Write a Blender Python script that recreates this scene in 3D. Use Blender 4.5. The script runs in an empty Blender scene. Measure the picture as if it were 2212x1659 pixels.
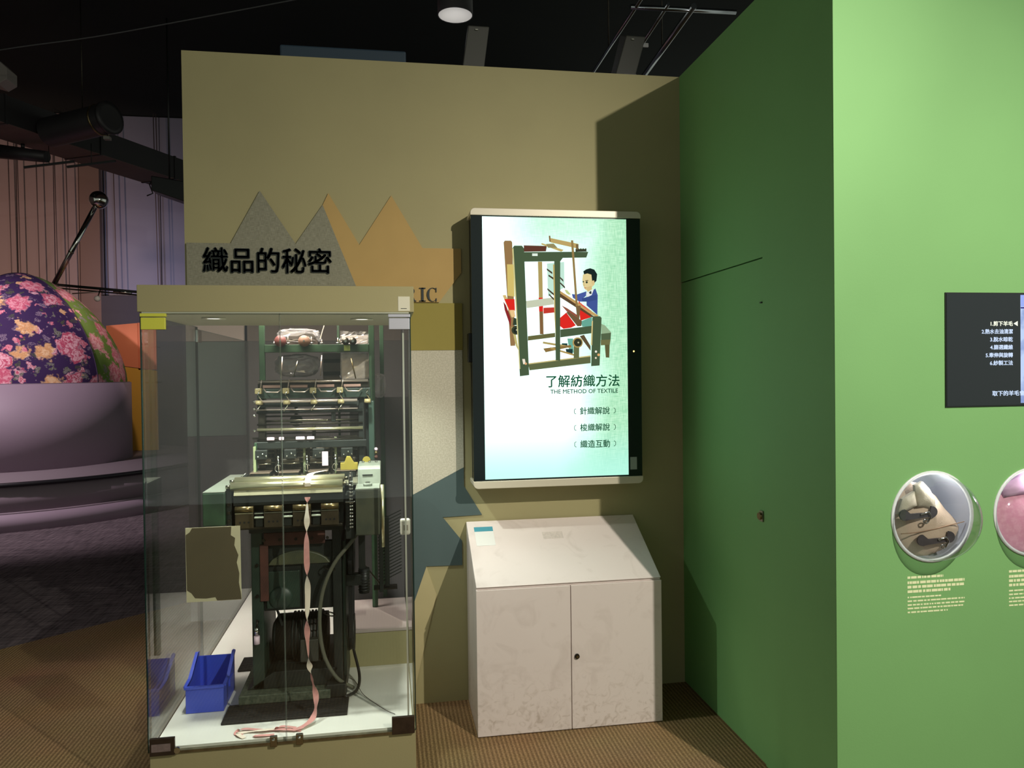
import bpy, bmesh, math, random
from mathutils import Vector, Matrix
random.seed(7)
SC = bpy.context.scene
COL = SC.collection
PI = math.pi

# ------------------------------------------------------------------ camera
W_, H_ = 2212, 1659
cam_d = bpy.data.cameras.new('camera'); cam = bpy.data.objects.new('camera', cam_d); COL.objects.link(cam)
cam_d.sensor_fit = 'HORIZONTAL'; cam_d.sensor_width = 36.0; cam_d.lens = 1640.0 / W_ * 36.0
cam_d.clip_start = 0.05; cam_d.clip_end = 100
def _d(px, py): return Vector(((px-1106.0)/1640.0, -(py-829.5)/1640.0, -1.0))
_Y = _d(835, 810).normalized(); _X = _d(10866, 687); _X = (_X - _Y*_X.dot(_Y)).normalized(); _Z = _X.cross(_Y)
_R = Matrix((_X, _Y, _Z)).to_4x4()
cam.matrix_world = Matrix.Translation((-1.353, -3.35, 1.45)) @ _R
SC.camera = cam

# ------------------------------------------------------------------ view, world, lights
SC.view_settings.view_transform = 'Standard'
try: SC.view_settings.look = 'None'
except Exception: pass
SC.view_settings.gamma = 1.0; SC.view_settings.use_curve_mapping = False
SC.view_settings.exposure = 0.0
SC.cycles.transparent_max_bounces = 24
wd = bpy.data.worlds.new('hall_ambience'); SC.world = wd; wd.use_nodes = True
wd.node_tree.nodes['Background'].inputs[0].default_value = (0.92, 1.0, 0.86, 1)
wd.node_tree.nodes['Background'].inputs[1].default_value = 0.36

def spot(name, loc, tgt, watts, color, angle, blend=0.4, radius=0.03):
    l = bpy.data.lights.new(name, 'SPOT'); l.energy = watts; l.color = color
    l.spot_size = math.radians(angle); l.spot_blend = blend; l.shadow_soft_size = radius
    o = bpy.data.objects.new(name, l); COL.objects.link(o); o.location = loc
    o.rotation_euler = (Vector(tgt)-Vector(loc)).to_track_quat('-Z', 'Y').to_euler(); return o
spot('track_spot_key', (0.88, -3.90, 3.30), (-0.25, -0.5, 0.45), 540, (1.0, 0.93, 0.80), 74, 1.0, 0.02)
spot('track_spot_wall', (0.87, -3.87, 3.295), (-1.85, 0.0, 2.35), 230, (1.0, 0.94, 0.82), 54, 0.9, 0.02)
spot('hall_spot_dome', (-6.6, 2.2, 4.6), (-5.2, 5.3, 0.8), 950, (1.0, 0.84, 0.92), 60, 0.7, 0.1)
spot('hall_spot_orange', (-4.2, 5.2, 3.7), (-4.75, 7.5, 1.4), 90, (1.0, 0.80, 0.66), 44, 0.5, 0.08)
spot('hall_spot_far_warm', (-6.9, 6.4, 2.3), (-6.9, 9.5, 3.0), 180, (1.0, 0.66, 0.52), 100, 0.8, 0.1)
spot('hall_spot_far_cool', (-4.9, 7.9, 2.3), (-4.8, 9.5, 2.8), 45, (0.75, 0.72, 1.0), 110, 0.8, 0.1)

# ------------------------------------------------------------------ materials
def lin(c):
    r = []
    for v in c:
        v /= 255.0
        r.append(v/12.92 if v <= 0.04045 else ((v+0.055)/1.055)**2.4)
    return (r[0], r[1], r[2], 1.0)
MATS = {}
def newmat(name):
    m = bpy.data.materials.new(name); m.use_nodes = True
    nt = m.node_tree; b = nt.nodes['Principled BSDF']; MATS[name] = m
    return m, nt, b
def N(nt, t, **kw):
    n = nt.nodes.new(t)
    for k, v in kw.items(): setattr(n, k, v)
    return n
def pm(name, rgb, rough=0.6, metal=0.0, var=0.0, scale=8.0, bump=0.0, bscale=60.0, spec=0.5, rgb2=None, stretch=None):
    """plain procedural paint / metal / plastic: colour, noise variation, fine bump"""
    if name in MATS: return MATS[name]
    m, nt, b = newmat(name)
    b.inputs['Roughness'].default_value = rough; b.inputs['Metallic'].default_value = metal
    b.inputs['Specular IOR Level'].default_value = spec
    c = lin(rgb); b.inputs['Base Color'].default_value = c
    tc = N(nt, 'ShaderNodeTexCoord')
    src = tc.outputs['Object']
    if stretch:
        mp = N(nt, 'ShaderNodeMapping'); mp.inputs['Scale'].default_value = stretch
        nt.links.new(src, mp.inputs['Vector']); src = mp.outputs['Vector']
    if var or rgb2:
        n = N(nt, 'ShaderNodeTexNoise'); n.inputs['Scale'].default_value = scale; n.inputs['Detail'].default_value = 6
        nt.links.new(src, n.inputs['Vector'])
        r = N(nt, 'ShaderNodeValToRGB'); nt.links.new(n.outputs['Fac'], r.inputs['Fac'])
        if rgb2:
            r.color_ramp.elements[0].color = c; r.color_ramp.elements[1].color = lin(rgb2)
            r.color_ramp.elements[0].position = 0.42; r.color_ramp.elements[1].position = 0.62
        else:
            r.color_ramp.elements[0].color = tuple(x*(1-var) for x in c[:3])+(1,)
            r.color_ramp.elements[1].color = tuple(min(1, x*(1+var)) for x in c[:3])+(1,)
            r.color_ramp.elements[0].position = 0.3; r.color_ramp.elements[1].position = 0.7
        nt.links.new(r.outputs['Color'], b.inputs['Base Color'])
    if bump:
        n2 = N(nt, 'ShaderNodeTexNoise'); n2.inputs['Scale'].default_value = bscale; n2.inputs['Detail'].default_value = 4
        nt.links.new(src, n2.inputs['Vector'])
        bp = N(nt, 'ShaderNodeBump'); bp.inputs['Strength'].default_value = bump; bp.inputs['Distance'].default_value = 0.003
        nt.links.new(n2.outputs['Fac'], bp.inputs['Height']); nt.links.new(bp.outputs['Normal'], b.inputs['Normal'])
    return m
def em(name, rgb, strength=1.0):
    if name in MATS: return MATS[name]
    m, nt, b = newmat(name)
    nt.nodes.remove(b)
    e = N(nt, 'ShaderNodeEmission'); e.inputs[0].default_value = lin(rgb); e.inputs[1].default_value = strength
    nt.links.new(e.outputs[0], nt.nodes['Material Output'].inputs[0]); return m
def clear(name, tint=(1, 1, 1), f0=0.04, rough=0.0, haze=0.0, hazecol=(0.8, 0.8, 0.8), power=5.0):
    """thin clear sheet: see-through, mirror reflection rising at grazing angles (Schlick)"""
    if name in MATS: return MATS[name]
    m, nt, b = newmat(name); nt.nodes.remove(b)
    g = N(nt, 'ShaderNodeNewGeometry')
    d = N(nt, 'ShaderNodeVectorMath', operation='DOT_PRODUCT')
    nt.links.new(g.outputs['Normal'], d.inputs[0]); nt.links.new(g.outputs['Incoming'], d.inputs[1])
    a = N(nt, 'ShaderNodeMath', operation='ABSOLUTE'); nt.links.new(d.outputs['Value'], a.inputs[0])
    s = N(nt, 'ShaderNodeMath', operation='SUBTRACT'); s.inputs[0].default_value = 1.0; nt.links.new(a.outputs[0], s.inputs[1])
    p = N(nt, 'ShaderNodeMath', operation='POWER'); nt.links.new(s.outputs[0], p.inputs[0]); p.inputs[1].default_value = power
    mu = N(nt, 'ShaderNodeMath', operation='MULTIPLY_ADD'); nt.links.new(p.outputs[0], mu.inputs[0])
    mu.inputs[1].default_value = 1-f0; mu.inputs[2].default_value = f0
    t = N(nt, 'ShaderNodeBsdfTransparent'); t.inputs[0].default_value = tint+(1,)
    gl = N(nt, 'ShaderNodeBsdfGlossy'); gl.inputs['Roughness'].default_value = rough
    mx = N(nt, 'ShaderNodeMixShader')
    nt.links.new(mu.outputs[0], mx.inputs[0]); nt.links.new(t.outputs[0], mx.inputs[1]); nt.links.new(gl.outputs[0], mx.inputs[2])
    out = mx
    if haze:
        df = N(nt, 'ShaderNodeBsdfDiffuse'); df.inputs[0].default_value = hazecol+(1,)
        m2 = N(nt, 'ShaderNodeMixShader'); m2.inputs[0].default_value = haze
        nt.links.new(mx.outputs[0], m2.inputs[1]); nt.links.new(df.outputs[0], m2.inputs[2]); out = m2
    nt.links.new(out.outputs[0], nt.nodes['Material Output'].inputs[0]); return m

OLIVE = pm('olive_paint', (157, 149, 109), 0.75, var=0.05, scale=2.0, bump=0.08, bscale=220)
GREEN = pm('leaf_green_paint', (120, 172, 106), 0.7, var=0.04, scale=2.0, bump=0.08, bscale=220)
WHITE_LAM = pm('white_laminate', (214, 203, 196), 0.5, var=0.0)
BLACKP = pm('black_plastic', (22, 24, 24), 0.45)
CHROME = pm('chrome', (205, 205, 200), 0.12, 1.0)
STEEL = pm('worn_steel', (150, 146, 128), 0.28, 1.0, var=0.25, scale=30)
STEELD = pm('oily_dark_steel', (58, 54, 46), 0.4, 0.8, var=0.3, scale=25)
MGREEN = pm('machine_green_enamel', (54, 82, 58), 0.42, 0.0, var=0.25, scale=9, rgb2=(42, 62, 46))
MGREY = pm('machine_grey_green_enamel', (138, 144, 130), 0.35, 0.1, var=0.12, scale=18)
MDARK = pm('machine_dark_iron', (34, 38, 34), 0.5, 0.3, var=0.35, scale=12)
BRASS = pm('tarnished_brass', (128, 112, 78), 0.32, 0.9, var=0.25, scale=40)
RUST = pm('rusty_red_brown', (74, 42, 34), 0.7, 0.1, var=0.4, scale=14)
CREAM = pm('cream_paper', (214, 206, 172), 0.8, var=0.06, scale=20)
YPAINT = pm('yellow_enamel', (150, 134, 52), 0.5, var=0.15, scale=20)
PINKW = pm('pink_white_plastic', (226, 200, 214), 0.35)

# white laminate: scuffs towards nowhere in particular, small dirty scratches
def _white():
    m = WHITE_LAM; nt = m.node_tree; b = nt.nodes['Principled BSDF']
    tc = N(nt, 'ShaderNodeTexCoord')
    n1 = N(nt, 'ShaderNodeTexNoise'); n1.inputs['Scale'].default_value = 9; n1.inputs['Detail'].default_value = 10; n1.inputs['Distortion'].default_value = 1.2
    nt.links.new(tc.outputs['Object'], n1.inputs['Vector'])
    r = N(nt, 'ShaderNodeValToRGB'); nt.links.new(n1.outputs['Fac'], r.inputs['Fac'])
    e = r.color_ramp.elements
    e[0].position = 0.22; e[0].color = lin((211, 198, 192)); e[1].position = 0.46; e[1].color = lin((226, 214, 209))
    # scuffed foot band: shoes kick the lowest part
    sp = N(nt, 'ShaderNodeSeparateXYZ'); nt.links.new(tc.outputs['Object'], sp.inputs[0])
    n2 = N(nt, 'ShaderNodeTexNoise'); n2.inputs['Scale'].default_value = 26; n2.inputs['Detail'].default_value = 8; n2.inputs['Distortion'].default_value = 2
    nt.links.new(tc.outputs['Object'], n2.inputs['Vector'])
    a = N(nt, 'ShaderNodeMapRange'); a.inputs[1].default_value = 0.30; a.inputs[2].default_value = 0.0; a.inputs[3].default_value = 0.0; a.inputs[4].default_value = 1.0
    nt.links.new(sp.outputs['Z'], a.inputs[0])
    t = N(nt, 'ShaderNodeMapRange'); t.inputs[1].default_value = 0.50; t.inputs[2].default_value = 0.80
    nt.links.new(n2.outputs['Fac'], t.inputs[0])
    mu = N(nt, 'ShaderNodeMath', operation='MULTIPLY'); nt.links.new(a.outputs[0], mu.inputs[0]); nt.links.new(t.outputs[0], mu.inputs[1])
    mx = N(nt, 'ShaderNodeMix', data_type='RGBA'); mx.inputs['B'].default_value = lin((176, 160, 146))
    nt.links.new(mu.outputs[0], mx.inputs['Factor']); nt.links.new(r.outputs['Color'], mx.inputs['A'])
    nt.links.new(mx.outputs['Result'], b.inputs['Base Color'])
_white()

def rib_carpet():
    m, nt, b = newmat('brown_ribbed_carpet'); b.inputs['Roughness'].default_value = 0.95; b.inputs['Specular IOR Level'].default_value = 0.1
    tc = N(nt, 'ShaderNodeTexCoord')
    w = N(nt, 'ShaderNodeTexWave', wave_type='BANDS', bands_direction='X'); w.inputs['Scale'].default_value = 19.0
    w.inputs['Distortion'].default_value = 0.6; w.inputs['Detail'].default_value = 2; w.inputs['Detail Scale'].default_value = 6
    nt.links.new(tc.outputs['Object'], w.inputs['Vector'])
    n = N(nt, 'ShaderNodeTexNoise'); n.inputs['Scale'].default_value = 140; n.inputs['Detail'].default_value = 3
    nt.links.new(tc.outputs['Object'], n.inputs['Vector'])
    n3 = N(nt, 'ShaderNodeTexNoise'); n3.inputs['Scale'].default_value = 2.2; n3.inputs['Detail'].default_value = 3
    nt.links.new(tc.outputs['Object'], n3.inputs['Vector'])
    r = N(nt, 'ShaderNodeValToRGB'); nt.links.new(w.outputs['Color'], r.inputs['Fac'])
    r.color_ramp.elements[0].color = lin((136, 108, 78)); r.color_ramp.elements[1].color = lin((176, 143, 105))
    mx = N(nt, 'ShaderNodeMix', data_type='RGBA', blend_type='MULTIPLY'); mx.inputs['Factor'].default_value = 0.7
    nt.links.new(r.outputs['Color'], mx.inputs['A'])
    r2 = N(nt, 'ShaderNodeValToRGB'); nt.links.new(n.outputs['Fac'], r2.inputs['Fac'])
    r2.color_ramp.elements[0].position = 0.35; r2.color_ramp.elements[0].color = (0.45, 0.43, 0.42, 1); r2.color_ramp.elements[1].position = 0.6; r2.color_ramp.elements[1].color = (1, 1, 1, 1)
    nt.links.new(r2.outputs['Color'], mx.inputs['B'])
    mx2 = N(nt, 'ShaderNodeMix', data_type='RGBA', blend_type='MULTIPLY'); mx2.inputs['Factor'].default_value = 0.35
    nt.links.new(mx.outputs['Result'], mx2.inputs['A']); nt.links.new(n3.outputs['Color'], mx2.inputs['B'])
    nt.links.new(mx2.outputs['Result'], b.inputs['Base Color'])
    bp = N(nt, 'ShaderNodeBump'); bp.inputs['Strength'].default_value = 0.6; bp.inputs['Distance'].default_value = 0.004
    nt.links.new(w.outputs['Color'], bp.inputs['Height']); nt.links.new(bp.outputs['Normal'], b.inputs['Normal'])
    return m
def woven_carpet():
    m, nt, b = newmat('dark_woven_carpet'); b.inputs['Roughness'].default_value = 0.95; b.inputs['Specular IOR Level'].default_value = 0.1
    tc = N(nt, 'ShaderNodeTexCoord')
    outs = []
    for sc in ((1.5, 26, 1), (30, 2.0, 1)):
        mp = N(nt, 'ShaderNodeMapping'); mp.inputs['Scale'].default_value = sc; mp.inputs['Rotation'].default_value = (0, 0, 0.12)
        nt.links.new(tc.outputs['Object'], mp.inputs['Vector'])
        n = N(nt, 'ShaderNodeTexNoise'); n.inputs['Scale'].default_value = 2.2; n.inputs['Detail'].default_value = 5
        nt.links.new(mp.outputs['Vector'], n.inputs['Vector']); outs.append(n)
    ad = N(nt, 'ShaderNodeMath', operation='ADD'); nt.links.new(outs[0].outputs['Fac'], ad.inputs[0]); nt.links.new(outs[1].outputs['Fac'], ad.inputs[1])
    r = N(nt, 'ShaderNodeValToRGB'); mr = N(nt, 'ShaderNodeMath', operation='MULTIPLY'); mr.inputs[1].default_value = 0.5
    nt.links.new(ad.outputs[0], mr.inputs[0]); nt.links.new(mr.outputs[0], r.inputs['Fac'])
    r.color_ramp.elements[0].position = 0.36; r.color_ramp.elements[0].color = lin((58, 52, 56)); r.color_ramp.elements[1].position = 0.62; r.color_ramp.elements[1].color = lin((116, 104, 108))
    nt.links.new(r.outputs['Color'], b.inputs['Base Color']); return m
def fabric(name, rgb, rgb2, scale=500):
    m, nt, b = newmat(name); b.inputs['Roughness'].default_value = 0.9
    tc = N(nt, 'ShaderNodeTexCoord'); outs = []
    for sc in ((scale*0.06, 1, scale), (scale, 1, scale*0.06)):
        mp = N(nt, 'ShaderNodeMapping'); mp.inputs['Scale'].default_value = sc
        nt.links.new(tc.outputs['Object'], mp.inputs['Vector'])
        n = N(nt, 'ShaderNodeTexNoise'); n.inputs['Scale'].default_value = 1.0; n.inputs['Detail'].default_value = 3
        nt.links.new(mp.outputs['Vector'], n.inputs['Vector']); outs.append(n)
    ad = N(nt, 'ShaderNodeMath', operation='ADD'); nt.links.new(outs[0].outputs['Fac'], ad.inputs[0]); nt.links.new(outs[1].outputs['Fac'], ad.inputs[1])
    mr = N(nt, 'ShaderNodeMath', operation='MULTIPLY'); mr.inputs[1].default_value = 0.5; nt.links.new(ad.outputs[0], mr.inputs[0])
    r = N(nt, 'ShaderNodeValToRGB'); nt.links.new(mr.outputs[0], r.inputs['Fac'])
    r.color_ramp.elements[0].position = 0.38; r.color_ramp.elements[0].color = lin(rgb); r.color_ramp.elements[1].position = 0.62; r.color_ramp.elements[1].color = lin(rgb2)
    nt.links.new(r.outputs['Color'], b.inputs['Base Color']); return m
def floral(name, base, petals, centre, leaf, scale=4.6):
    m, nt, b = newmat(name); b.inputs['Roughness'].default_value = 0.85
    tc = N(nt, 'ShaderNodeTexCoord')
    dn = N(nt, 'ShaderNodeTexNoise'); dn.inputs['Scale'].default_value = 16; dn.inputs['Detail'].default_value = 3
    nt.links.new(tc.outputs['Object'], dn.inputs['Vector'])
    sm = N(nt, 'ShaderNodeVectorMath', operation='MULTIPLY_ADD'); sm.inputs[1].default_value = (0.16,)*3
    nt.links.new(dn.outputs['Color'], sm.inputs[0]); nt.links.new(tc.outputs['Object'], sm.inputs[2])
    cur = None
    def rgbnode(c):
        n = N(nt, 'ShaderNodeRGB'); n.outputs[0].default_value = lin(c); return n.outputs[0]
    cur = rgbnode(base)
    def layer(cur, sc, r0, cols, off):
        mp = N(nt, 'ShaderNodeMapping'); mp.inputs['Location'].default_value = off
        nt.links.new(sm.outputs[0], mp.inputs['Vector'])
        v = N(nt, 'ShaderNodeTexVoronoi', feature='F1'); v.inputs['Scale'].default_value = sc; v.inputs['Randomness'].default_value = 0.8
        nt.links.new(mp.outputs['Vector'], v.inputs['Vector'])
        mask = N(nt, 'ShaderNodeMapRange'); mask.inputs[1].default_value = r0; mask.inputs[2].default_value = r0*0.82
        nt.links.new(v.outputs['Distance'], mask.inputs[0])
        # petals: rings round the centre, broken by noise
        sn = N(nt, 'ShaderNodeMath', operation='MULTIPLY'); sn.inputs[1].default_value = 30.0/r0*0.45; nt.links.new(v.outputs['Distance'], sn.inputs[0])
        nn = N(nt, 'ShaderNodeTexNoise'); nn.inputs['Scale'].default_value = sc*5; nt.links.new(sm.outputs[0], nn.inputs['Vector'])
        ad = N(nt, 'ShaderNodeMath', operation='MULTIPLY_ADD'); ad.inputs[1].default_value = 14.0; nt.links.new(nn.outputs['Fac'], ad.inputs[0]); nt.links.new(sn.outputs[0], ad.inputs[2])
        si = N(nt, 'ShaderNodeMath', operation='SINE'); nt.links.new(ad.outputs[0], si.inputs[0])
        rg = N(nt, 'ShaderNodeMapRange'); rg.inputs[1].default_value = -1; nt.links.new(si.outputs[0], rg.inputs[0])
        sepc = N(nt, 'ShaderNodeSeparateColor'); nt.links.new(v.outputs['Color'], sepc.inputs[0])
        ra = N(nt, 'ShaderNodeValToRGB'); ra.color_ramp.interpolation = 'CONSTANT'; nt.links.new(sepc.outputs[0], ra.inputs['Fac'])
        rb = N(nt, 'ShaderNodeValToRGB'); rb.color_ramp.interpolation = 'CONSTANT'; nt.links.new(sepc.outputs[0], rb.inputs['Fac'])
        for rr, k in ((ra, 0), (rb, 1)):
            while len(rr.color_ramp.elements) < len(cols): rr.color_ramp.elements.new(0.5)
            for i, c in enumerate(cols):
                rr.color_ramp.elements[i].position = i/len(cols); rr.color_ramp.elements[i].color = lin(c[k])
        mx = N(nt, 'ShaderNodeMix', data_type='RGBA'); nt.links.new(rg.outputs[0], mx.inputs['Factor'])
        nt.links.new(ra.outputs['Color'], mx.inputs['A']); nt.links.new(rb.outputs['Color'], mx.inputs['B'])
        ov = N(nt, 'ShaderNodeMix', data_type='RGBA'); nt.links.new(mask.outputs[0], ov.inputs['Factor'])
        nt.links.new(cur, ov.inputs['A']); nt.links.new(mx.outputs['Result'], ov.inputs['B'])
        return ov.outputs['Result']
    cur = layer(cur, scale*2.4, 0.36, [(leaf, base), (leaf, (150, 140, 150)), ((150, 130, 150), base)], (3.1, 1.7, 0.4))
    cur = layer(cur, scale*1.9, 0.30, petals[1:]+[petals[0]], (0.7, 5.3, 2.2))
    cur = layer(cur, scale, 0.46, petals, (0, 0, 0))
    nt.links.new(cur, b.inputs['Base Color']); return m

RIBC = rib_carpet(); WOVC = woven_carpet()
GLASS = clear('case_glass', (0.965, 0.985, 0.975), 0.045)
SGLASS = clear('case_side_glass', (0.95, 0.975, 0.965), 0.10)
ACRYL = clear('acrylic_dome', (0.76, 0.78, 0.78), 0.05)
FILM = clear('cling_film', (0.92, 0.92, 0.92), 0.12, 0.12, 0.16, (0.85, 0.82, 0.82), 3.0)
GEDGE = pm('glass_edge_green', (24, 46, 40), 0.15)

# ------------------------------------------------------------------ mesh helpers
class MB:
    def __init__(s): s.v = []; s.f = []; s.sm = []
    def add(s, vs, fs, smooth=False):
        o = len(s.v); s.v += [tuple(v) for v in vs]
        for f in fs: s.f.append([o+i for i in f]); s.sm.append(smooth)
        return s
    def box(s, x0, x1, y0, y1, z0, z1):
        return s.add([(x0,y0,z0),(x1,y0,z0),(x1,y1,z0),(x0,y1,z0),(x0,y0,z1),(x1,y0,z1),(x1,y1,z1),(x0,y1,z1)],
                     [(0,3,2,1),(4,5,6,7),(0,1,5,4),(1,2,6,5),(2,3,7,6),(3,0,4,7)])
    def bar(s, p0, p1, w, h, up=(0,0,1)):
        p0, p1 = Vector(p0), Vector(p1); d = (p1-p0).normalized(); u = Vector(up)
        if abs(d.dot(u)) > 0.98: u = Vector((0,1,0))
        r = d.cross(u).normalized(); u = r.cross(d)
        vs = [p + r*(a*w/2) + u*(b*h/2) for p in (p0, p1) for a, b in ((-1,-1),(1,-1),(1,1),(-1,1))]
        return s.add(vs, [(0,1,2,3),(7,6,5,4),(0,4,5,1),(1,5,6,2),(2,6,7,3),(3,7,4,0)])
    def cyl(s, p0, p1, r0, r1=None, n=16, caps=True):
        r1 = r0 if r1 is None else r1
        p0, p1 = Vector(p0), Vector(p1); d = (p1-p0).normalized()
        a = d.orthogonal().normalized(); b = d.cross(a)
        vs = [p + (a*math.cos(2*PI*i/n) + b*math.sin(2*PI*i/n))*r for p, r in ((p0, r0), (p1, r1)) for i in range(n)]
        s.add(vs, [(i, (i+1) % n, n+(i+1) % n, n+i) for i in range(n)], True)
        if caps:
            s.add(vs[:n], [tuple(range(n))[::-1]]); s.add(vs[n:], [tuple(range(n))])
        return s
    def tube(s, pts, r, n=8, caps=True):
        pts = [Vector(p) for p in pts]; rs = r if isinstance(r, (list, tuple)) else [r]*len(pts)
        rings = []; a = None
        for i, p in enumerate(pts):
            d = (pts[min(i+1, len(pts)-1)]-pts[max(i-1, 0)]).normalized()
            if a is None: a = d.orthogonal().normalized()
            else:
                a = a - d*a.dot(d); a = a.normalized() if a.length > 1e-6 else d.orthogonal().normalized()
            b = d.cross(a); rings.append([p+(a*math.cos(2*PI*k/n)+b*math.sin(2*PI*k/n))*rs[i] for k in range(n)])
        vs = [v for rg in rings for v in rg]
        fs = [(i*n+k, i*n+(k+1) % n, (i+1)*n+(k+1) % n, (i+1)*n+k) for i in range(len(pts)-1) for k in range(n)]
        s.add(vs, fs, True)
        if caps: s.add(rings[0], [tuple(range(n))[::-1]]); s.add(rings[-1], [tuple(range(n))])
        return s
    def prism(s, poly, axis, d0, d1, smooth=False):
        """poly in the two other axes (xz for 'y', yz for 'x', xy for 'z')"""
        def P(a, b, d): return {'y': (a, d, b), 'x': (d, a, b), 'z': (a, b, d)}[axis]
        n = len(poly); vs = [P(a, b, d0) for a, b in poly]+[P(a, b, d1) for a, b in poly]
        s.add(vs, [tuple(range(n)), tuple(range(2*n-1, n-1, -1))]); 
        return s.add(vs, [(i, (i+1) % n, n+(i+1) % n, n+i) for i in range(n)], smooth)
    def lathe(s, prof, c, axis=(0,0,1), n=24, a0=0.0, a1=2*PI, smooth=True):
        ax = Vector(axis).normalized(); u = ax.orthogonal().normalized(); w = ax.cross(u)
        if abs(ax.z) > 0.99: u, w = Vector((1,0,0)), Vector((0,1,0))
        full = abs(a1-a0-2*PI) < 1e-6; m = n if full else n+1
        vs = []
        for r, h in prof:
            for k in range(m):
                t = a0+(a1-a0)*k/n
                vs.append(Vector(c)+ax*h+(u*math.cos(t)+w*math.sin(t))*r)
        fs = []
        for i in range(len(prof)-1):
            for k in range(n):
                k2 = (k+1) % m
                fs.append((i*m+k, i*m+k2, (i+1)*m+k2, (i+1)*m+k))
        return s.add(vs, fs, smooth)
    def ball(s, c, r, n=16, sx=1, sy=1, sz=1):
        prof = [(r*math.sin(PI*i/(n//2)), -r*math.cos(PI*i/(n//2))) for i in range(n//2+1)]
        o = len(s.v); s.lathe(prof, (0,0,0), n=n)
        for i in range(o, len(s.v)):
            x, y, z = s.v[i]; s.v[i] = (c[0]+x*sx, c[1]+y*sy, c[2]+z*sz)
        return s
    def build(s, name, mat, parent=None, bevel=0.0, seg=2, thick=0.0):
        bm = bmesh.new(); off = wloc(parent) if parent else Vector((0,0,0))
        vs = [bm.verts.new(Vector(v)-off) for v in s.v]
        for f, smf in zip(s.f, s.sm):
            try: fc = bm.faces.new([vs[i] for i in f]); fc.smooth = smf
            except ValueError: pass
        bmesh.ops.remove_doubles(bm, verts=bm.verts, dist=1e-6)
        dead = [f for f in bm.faces if f.calc_area() < 1e-12]
        if dead: bmesh.ops.delete(bm, geom=dead, context='FACES_ONLY')
        bmesh.ops.recalc_face_normals(bm, faces=bm.faces)
        if bevel:
            es = [e for e in bm.edges if len(e.link_faces) == 2 and e.calc_face_angle(0) > 0.6]
            bmesh.ops.bevel(bm, geom=es, offset=bevel, segments=seg, affect='EDGES', profile=0.5)
        me = bpy.data.meshes.new(name); bm.to_mesh(me); bm.free()
        me.materials.append(mat)
        o = bpy.data.objects.new(name, me); COL.objects.link(o)
        if parent: o.parent = parent
        return o
def wloc(o):
    v = Vector((0,0,0))
    while o: v += o.location; o = o.parent
    return v
def tag(o, label=None, cat=None, group=None, kind=None):
    if label: o['label'] = label
    if cat: o['category'] = cat
    if group: o['group'] = group
    if kind: o['kind'] = kind
    return o
def thing(name, label, cat, loc=(0,0,0), group=None):
    o = bpy.data.objects.new(name, None); COL.objects.link(o); o.location = loc; o.empty_display_size = 0.05
    return tag(o, label, cat, group)
def struct(o): o['kind'] = 'structure'; return o
def bx(name, mat, par, x0, x1, y0, y1, z0, z1, bevel=0.0): return MB().box(x0,x1,y0,y1,z0,z1).build(name, mat, par, bevel)
def cy(name, mat, par, p0, p1, r, r1=None, n=16): return MB().cyl(p0, p1, r, r1, n).build(name, mat, par)
def text(name, body, mat, par, x0, x1, z0, z1, y, depth=0.001, bold=0.0, keep=False, plane='y'):
    """lettering fitted into the box x0..x1, z0..z1 standing on plane y, facing -y"""
    cu = bpy.data.curves.new(name, 'FONT'); cu.body = body; cu.resolution_u = 2
    t = bpy.data.objects.new(name, cu); COL.objects.link(t)
    bpy.context.view_layer.update()
    me = bpy.data.meshes.new_from_object(t.evaluated_get(bpy.context.evaluated_depsgraph_get()))
    bpy.data.objects.remove(t); bpy.data.curves.remove(cu)
    if len(me.vertices) == 0: return None
    xs = [v.co.x for v in me.vertices]; ys = [v.co.y for v in me.vertices]
    sx = (x1-x0)/(max(xs)-min(xs)); sz = (z1-z0)/(max(ys)-min(ys)); mx, my = min(xs), min(ys)
    off = wloc(par)
    for v in me.vertices:
        v.co = Vector((x0+(v.co.x-mx)*sx, y, z0+(v.co.y-my)*sz))-off
    bm = bmesh.new(); bm.from_mesh(me)
    if bold:   # thicken the strokes: overlapping copies shifted by a hair
        src = bm.faces[:]
        for dx, dz in ((bold, 0), (-bold, 0), (0, bold), (0, -bold)):
            g = bmesh.ops.duplicate(bm, geom=src)
            for e in g['geom']:
                if isinstance(e, bmesh.types.BMVert): e.co.x += dx*sx; e.co.z += dz*sz
    if depth:
        g = bmesh.ops.extrude_face_region(bm, geom=bm.faces[:])
        for e in g['geom']:
            if isinstance(e, bmesh.types.BMVert): e.co.y -= depth
    bmesh.ops.recalc_face_normals(bm, faces=bm.faces)
    bm.to_mesh(me); bm.free(); me.name = name
    me.materials.clear(); me.materials.append(mat)
    o = bpy.data.objects.new(name, me); COL.objects.link(o); o.parent = par
    return o

# ================================================================== THE SETTING
def floors():
    A = Vector((-3.424, 1.109)); d = Vector((0.747, 0.665))
    p0 = A - d*7.0; p1 = A + d*14.0
    m = MB(); m.add([(p0.x, p0.y, 0), (-9.0, -7.0, 0), (8.0, -7.0, 0), (8.0, p1.y, 0), (p1.x, p1.y, 0)], [(0, 1, 2, 3, 4)])
    struct(tag(m.build('floor', RIBC), 'brown ribbed carpet floor in front of the exhibits'))
    m = MB(); m.add([(p0.x, p0.y, 0), (p1.x, p1.y, 0), (p1.x, 12, 0), (-10, 12, 0), (-10, p0.y, 0)], [(0, 1, 2, 3, 4)])
    struct(tag(m.build('floor', WOVC), 'dark grey woven carpet floor of the hall behind'))
floors()
CEILM = pm('black_ceiling_paint', (16, 22, 22), 0.9, var=0.3, scale=0.8)
struct(bx('ceiling', CEILM, None, -10, 8, -7, 12, 5.6, 5.7))

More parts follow.
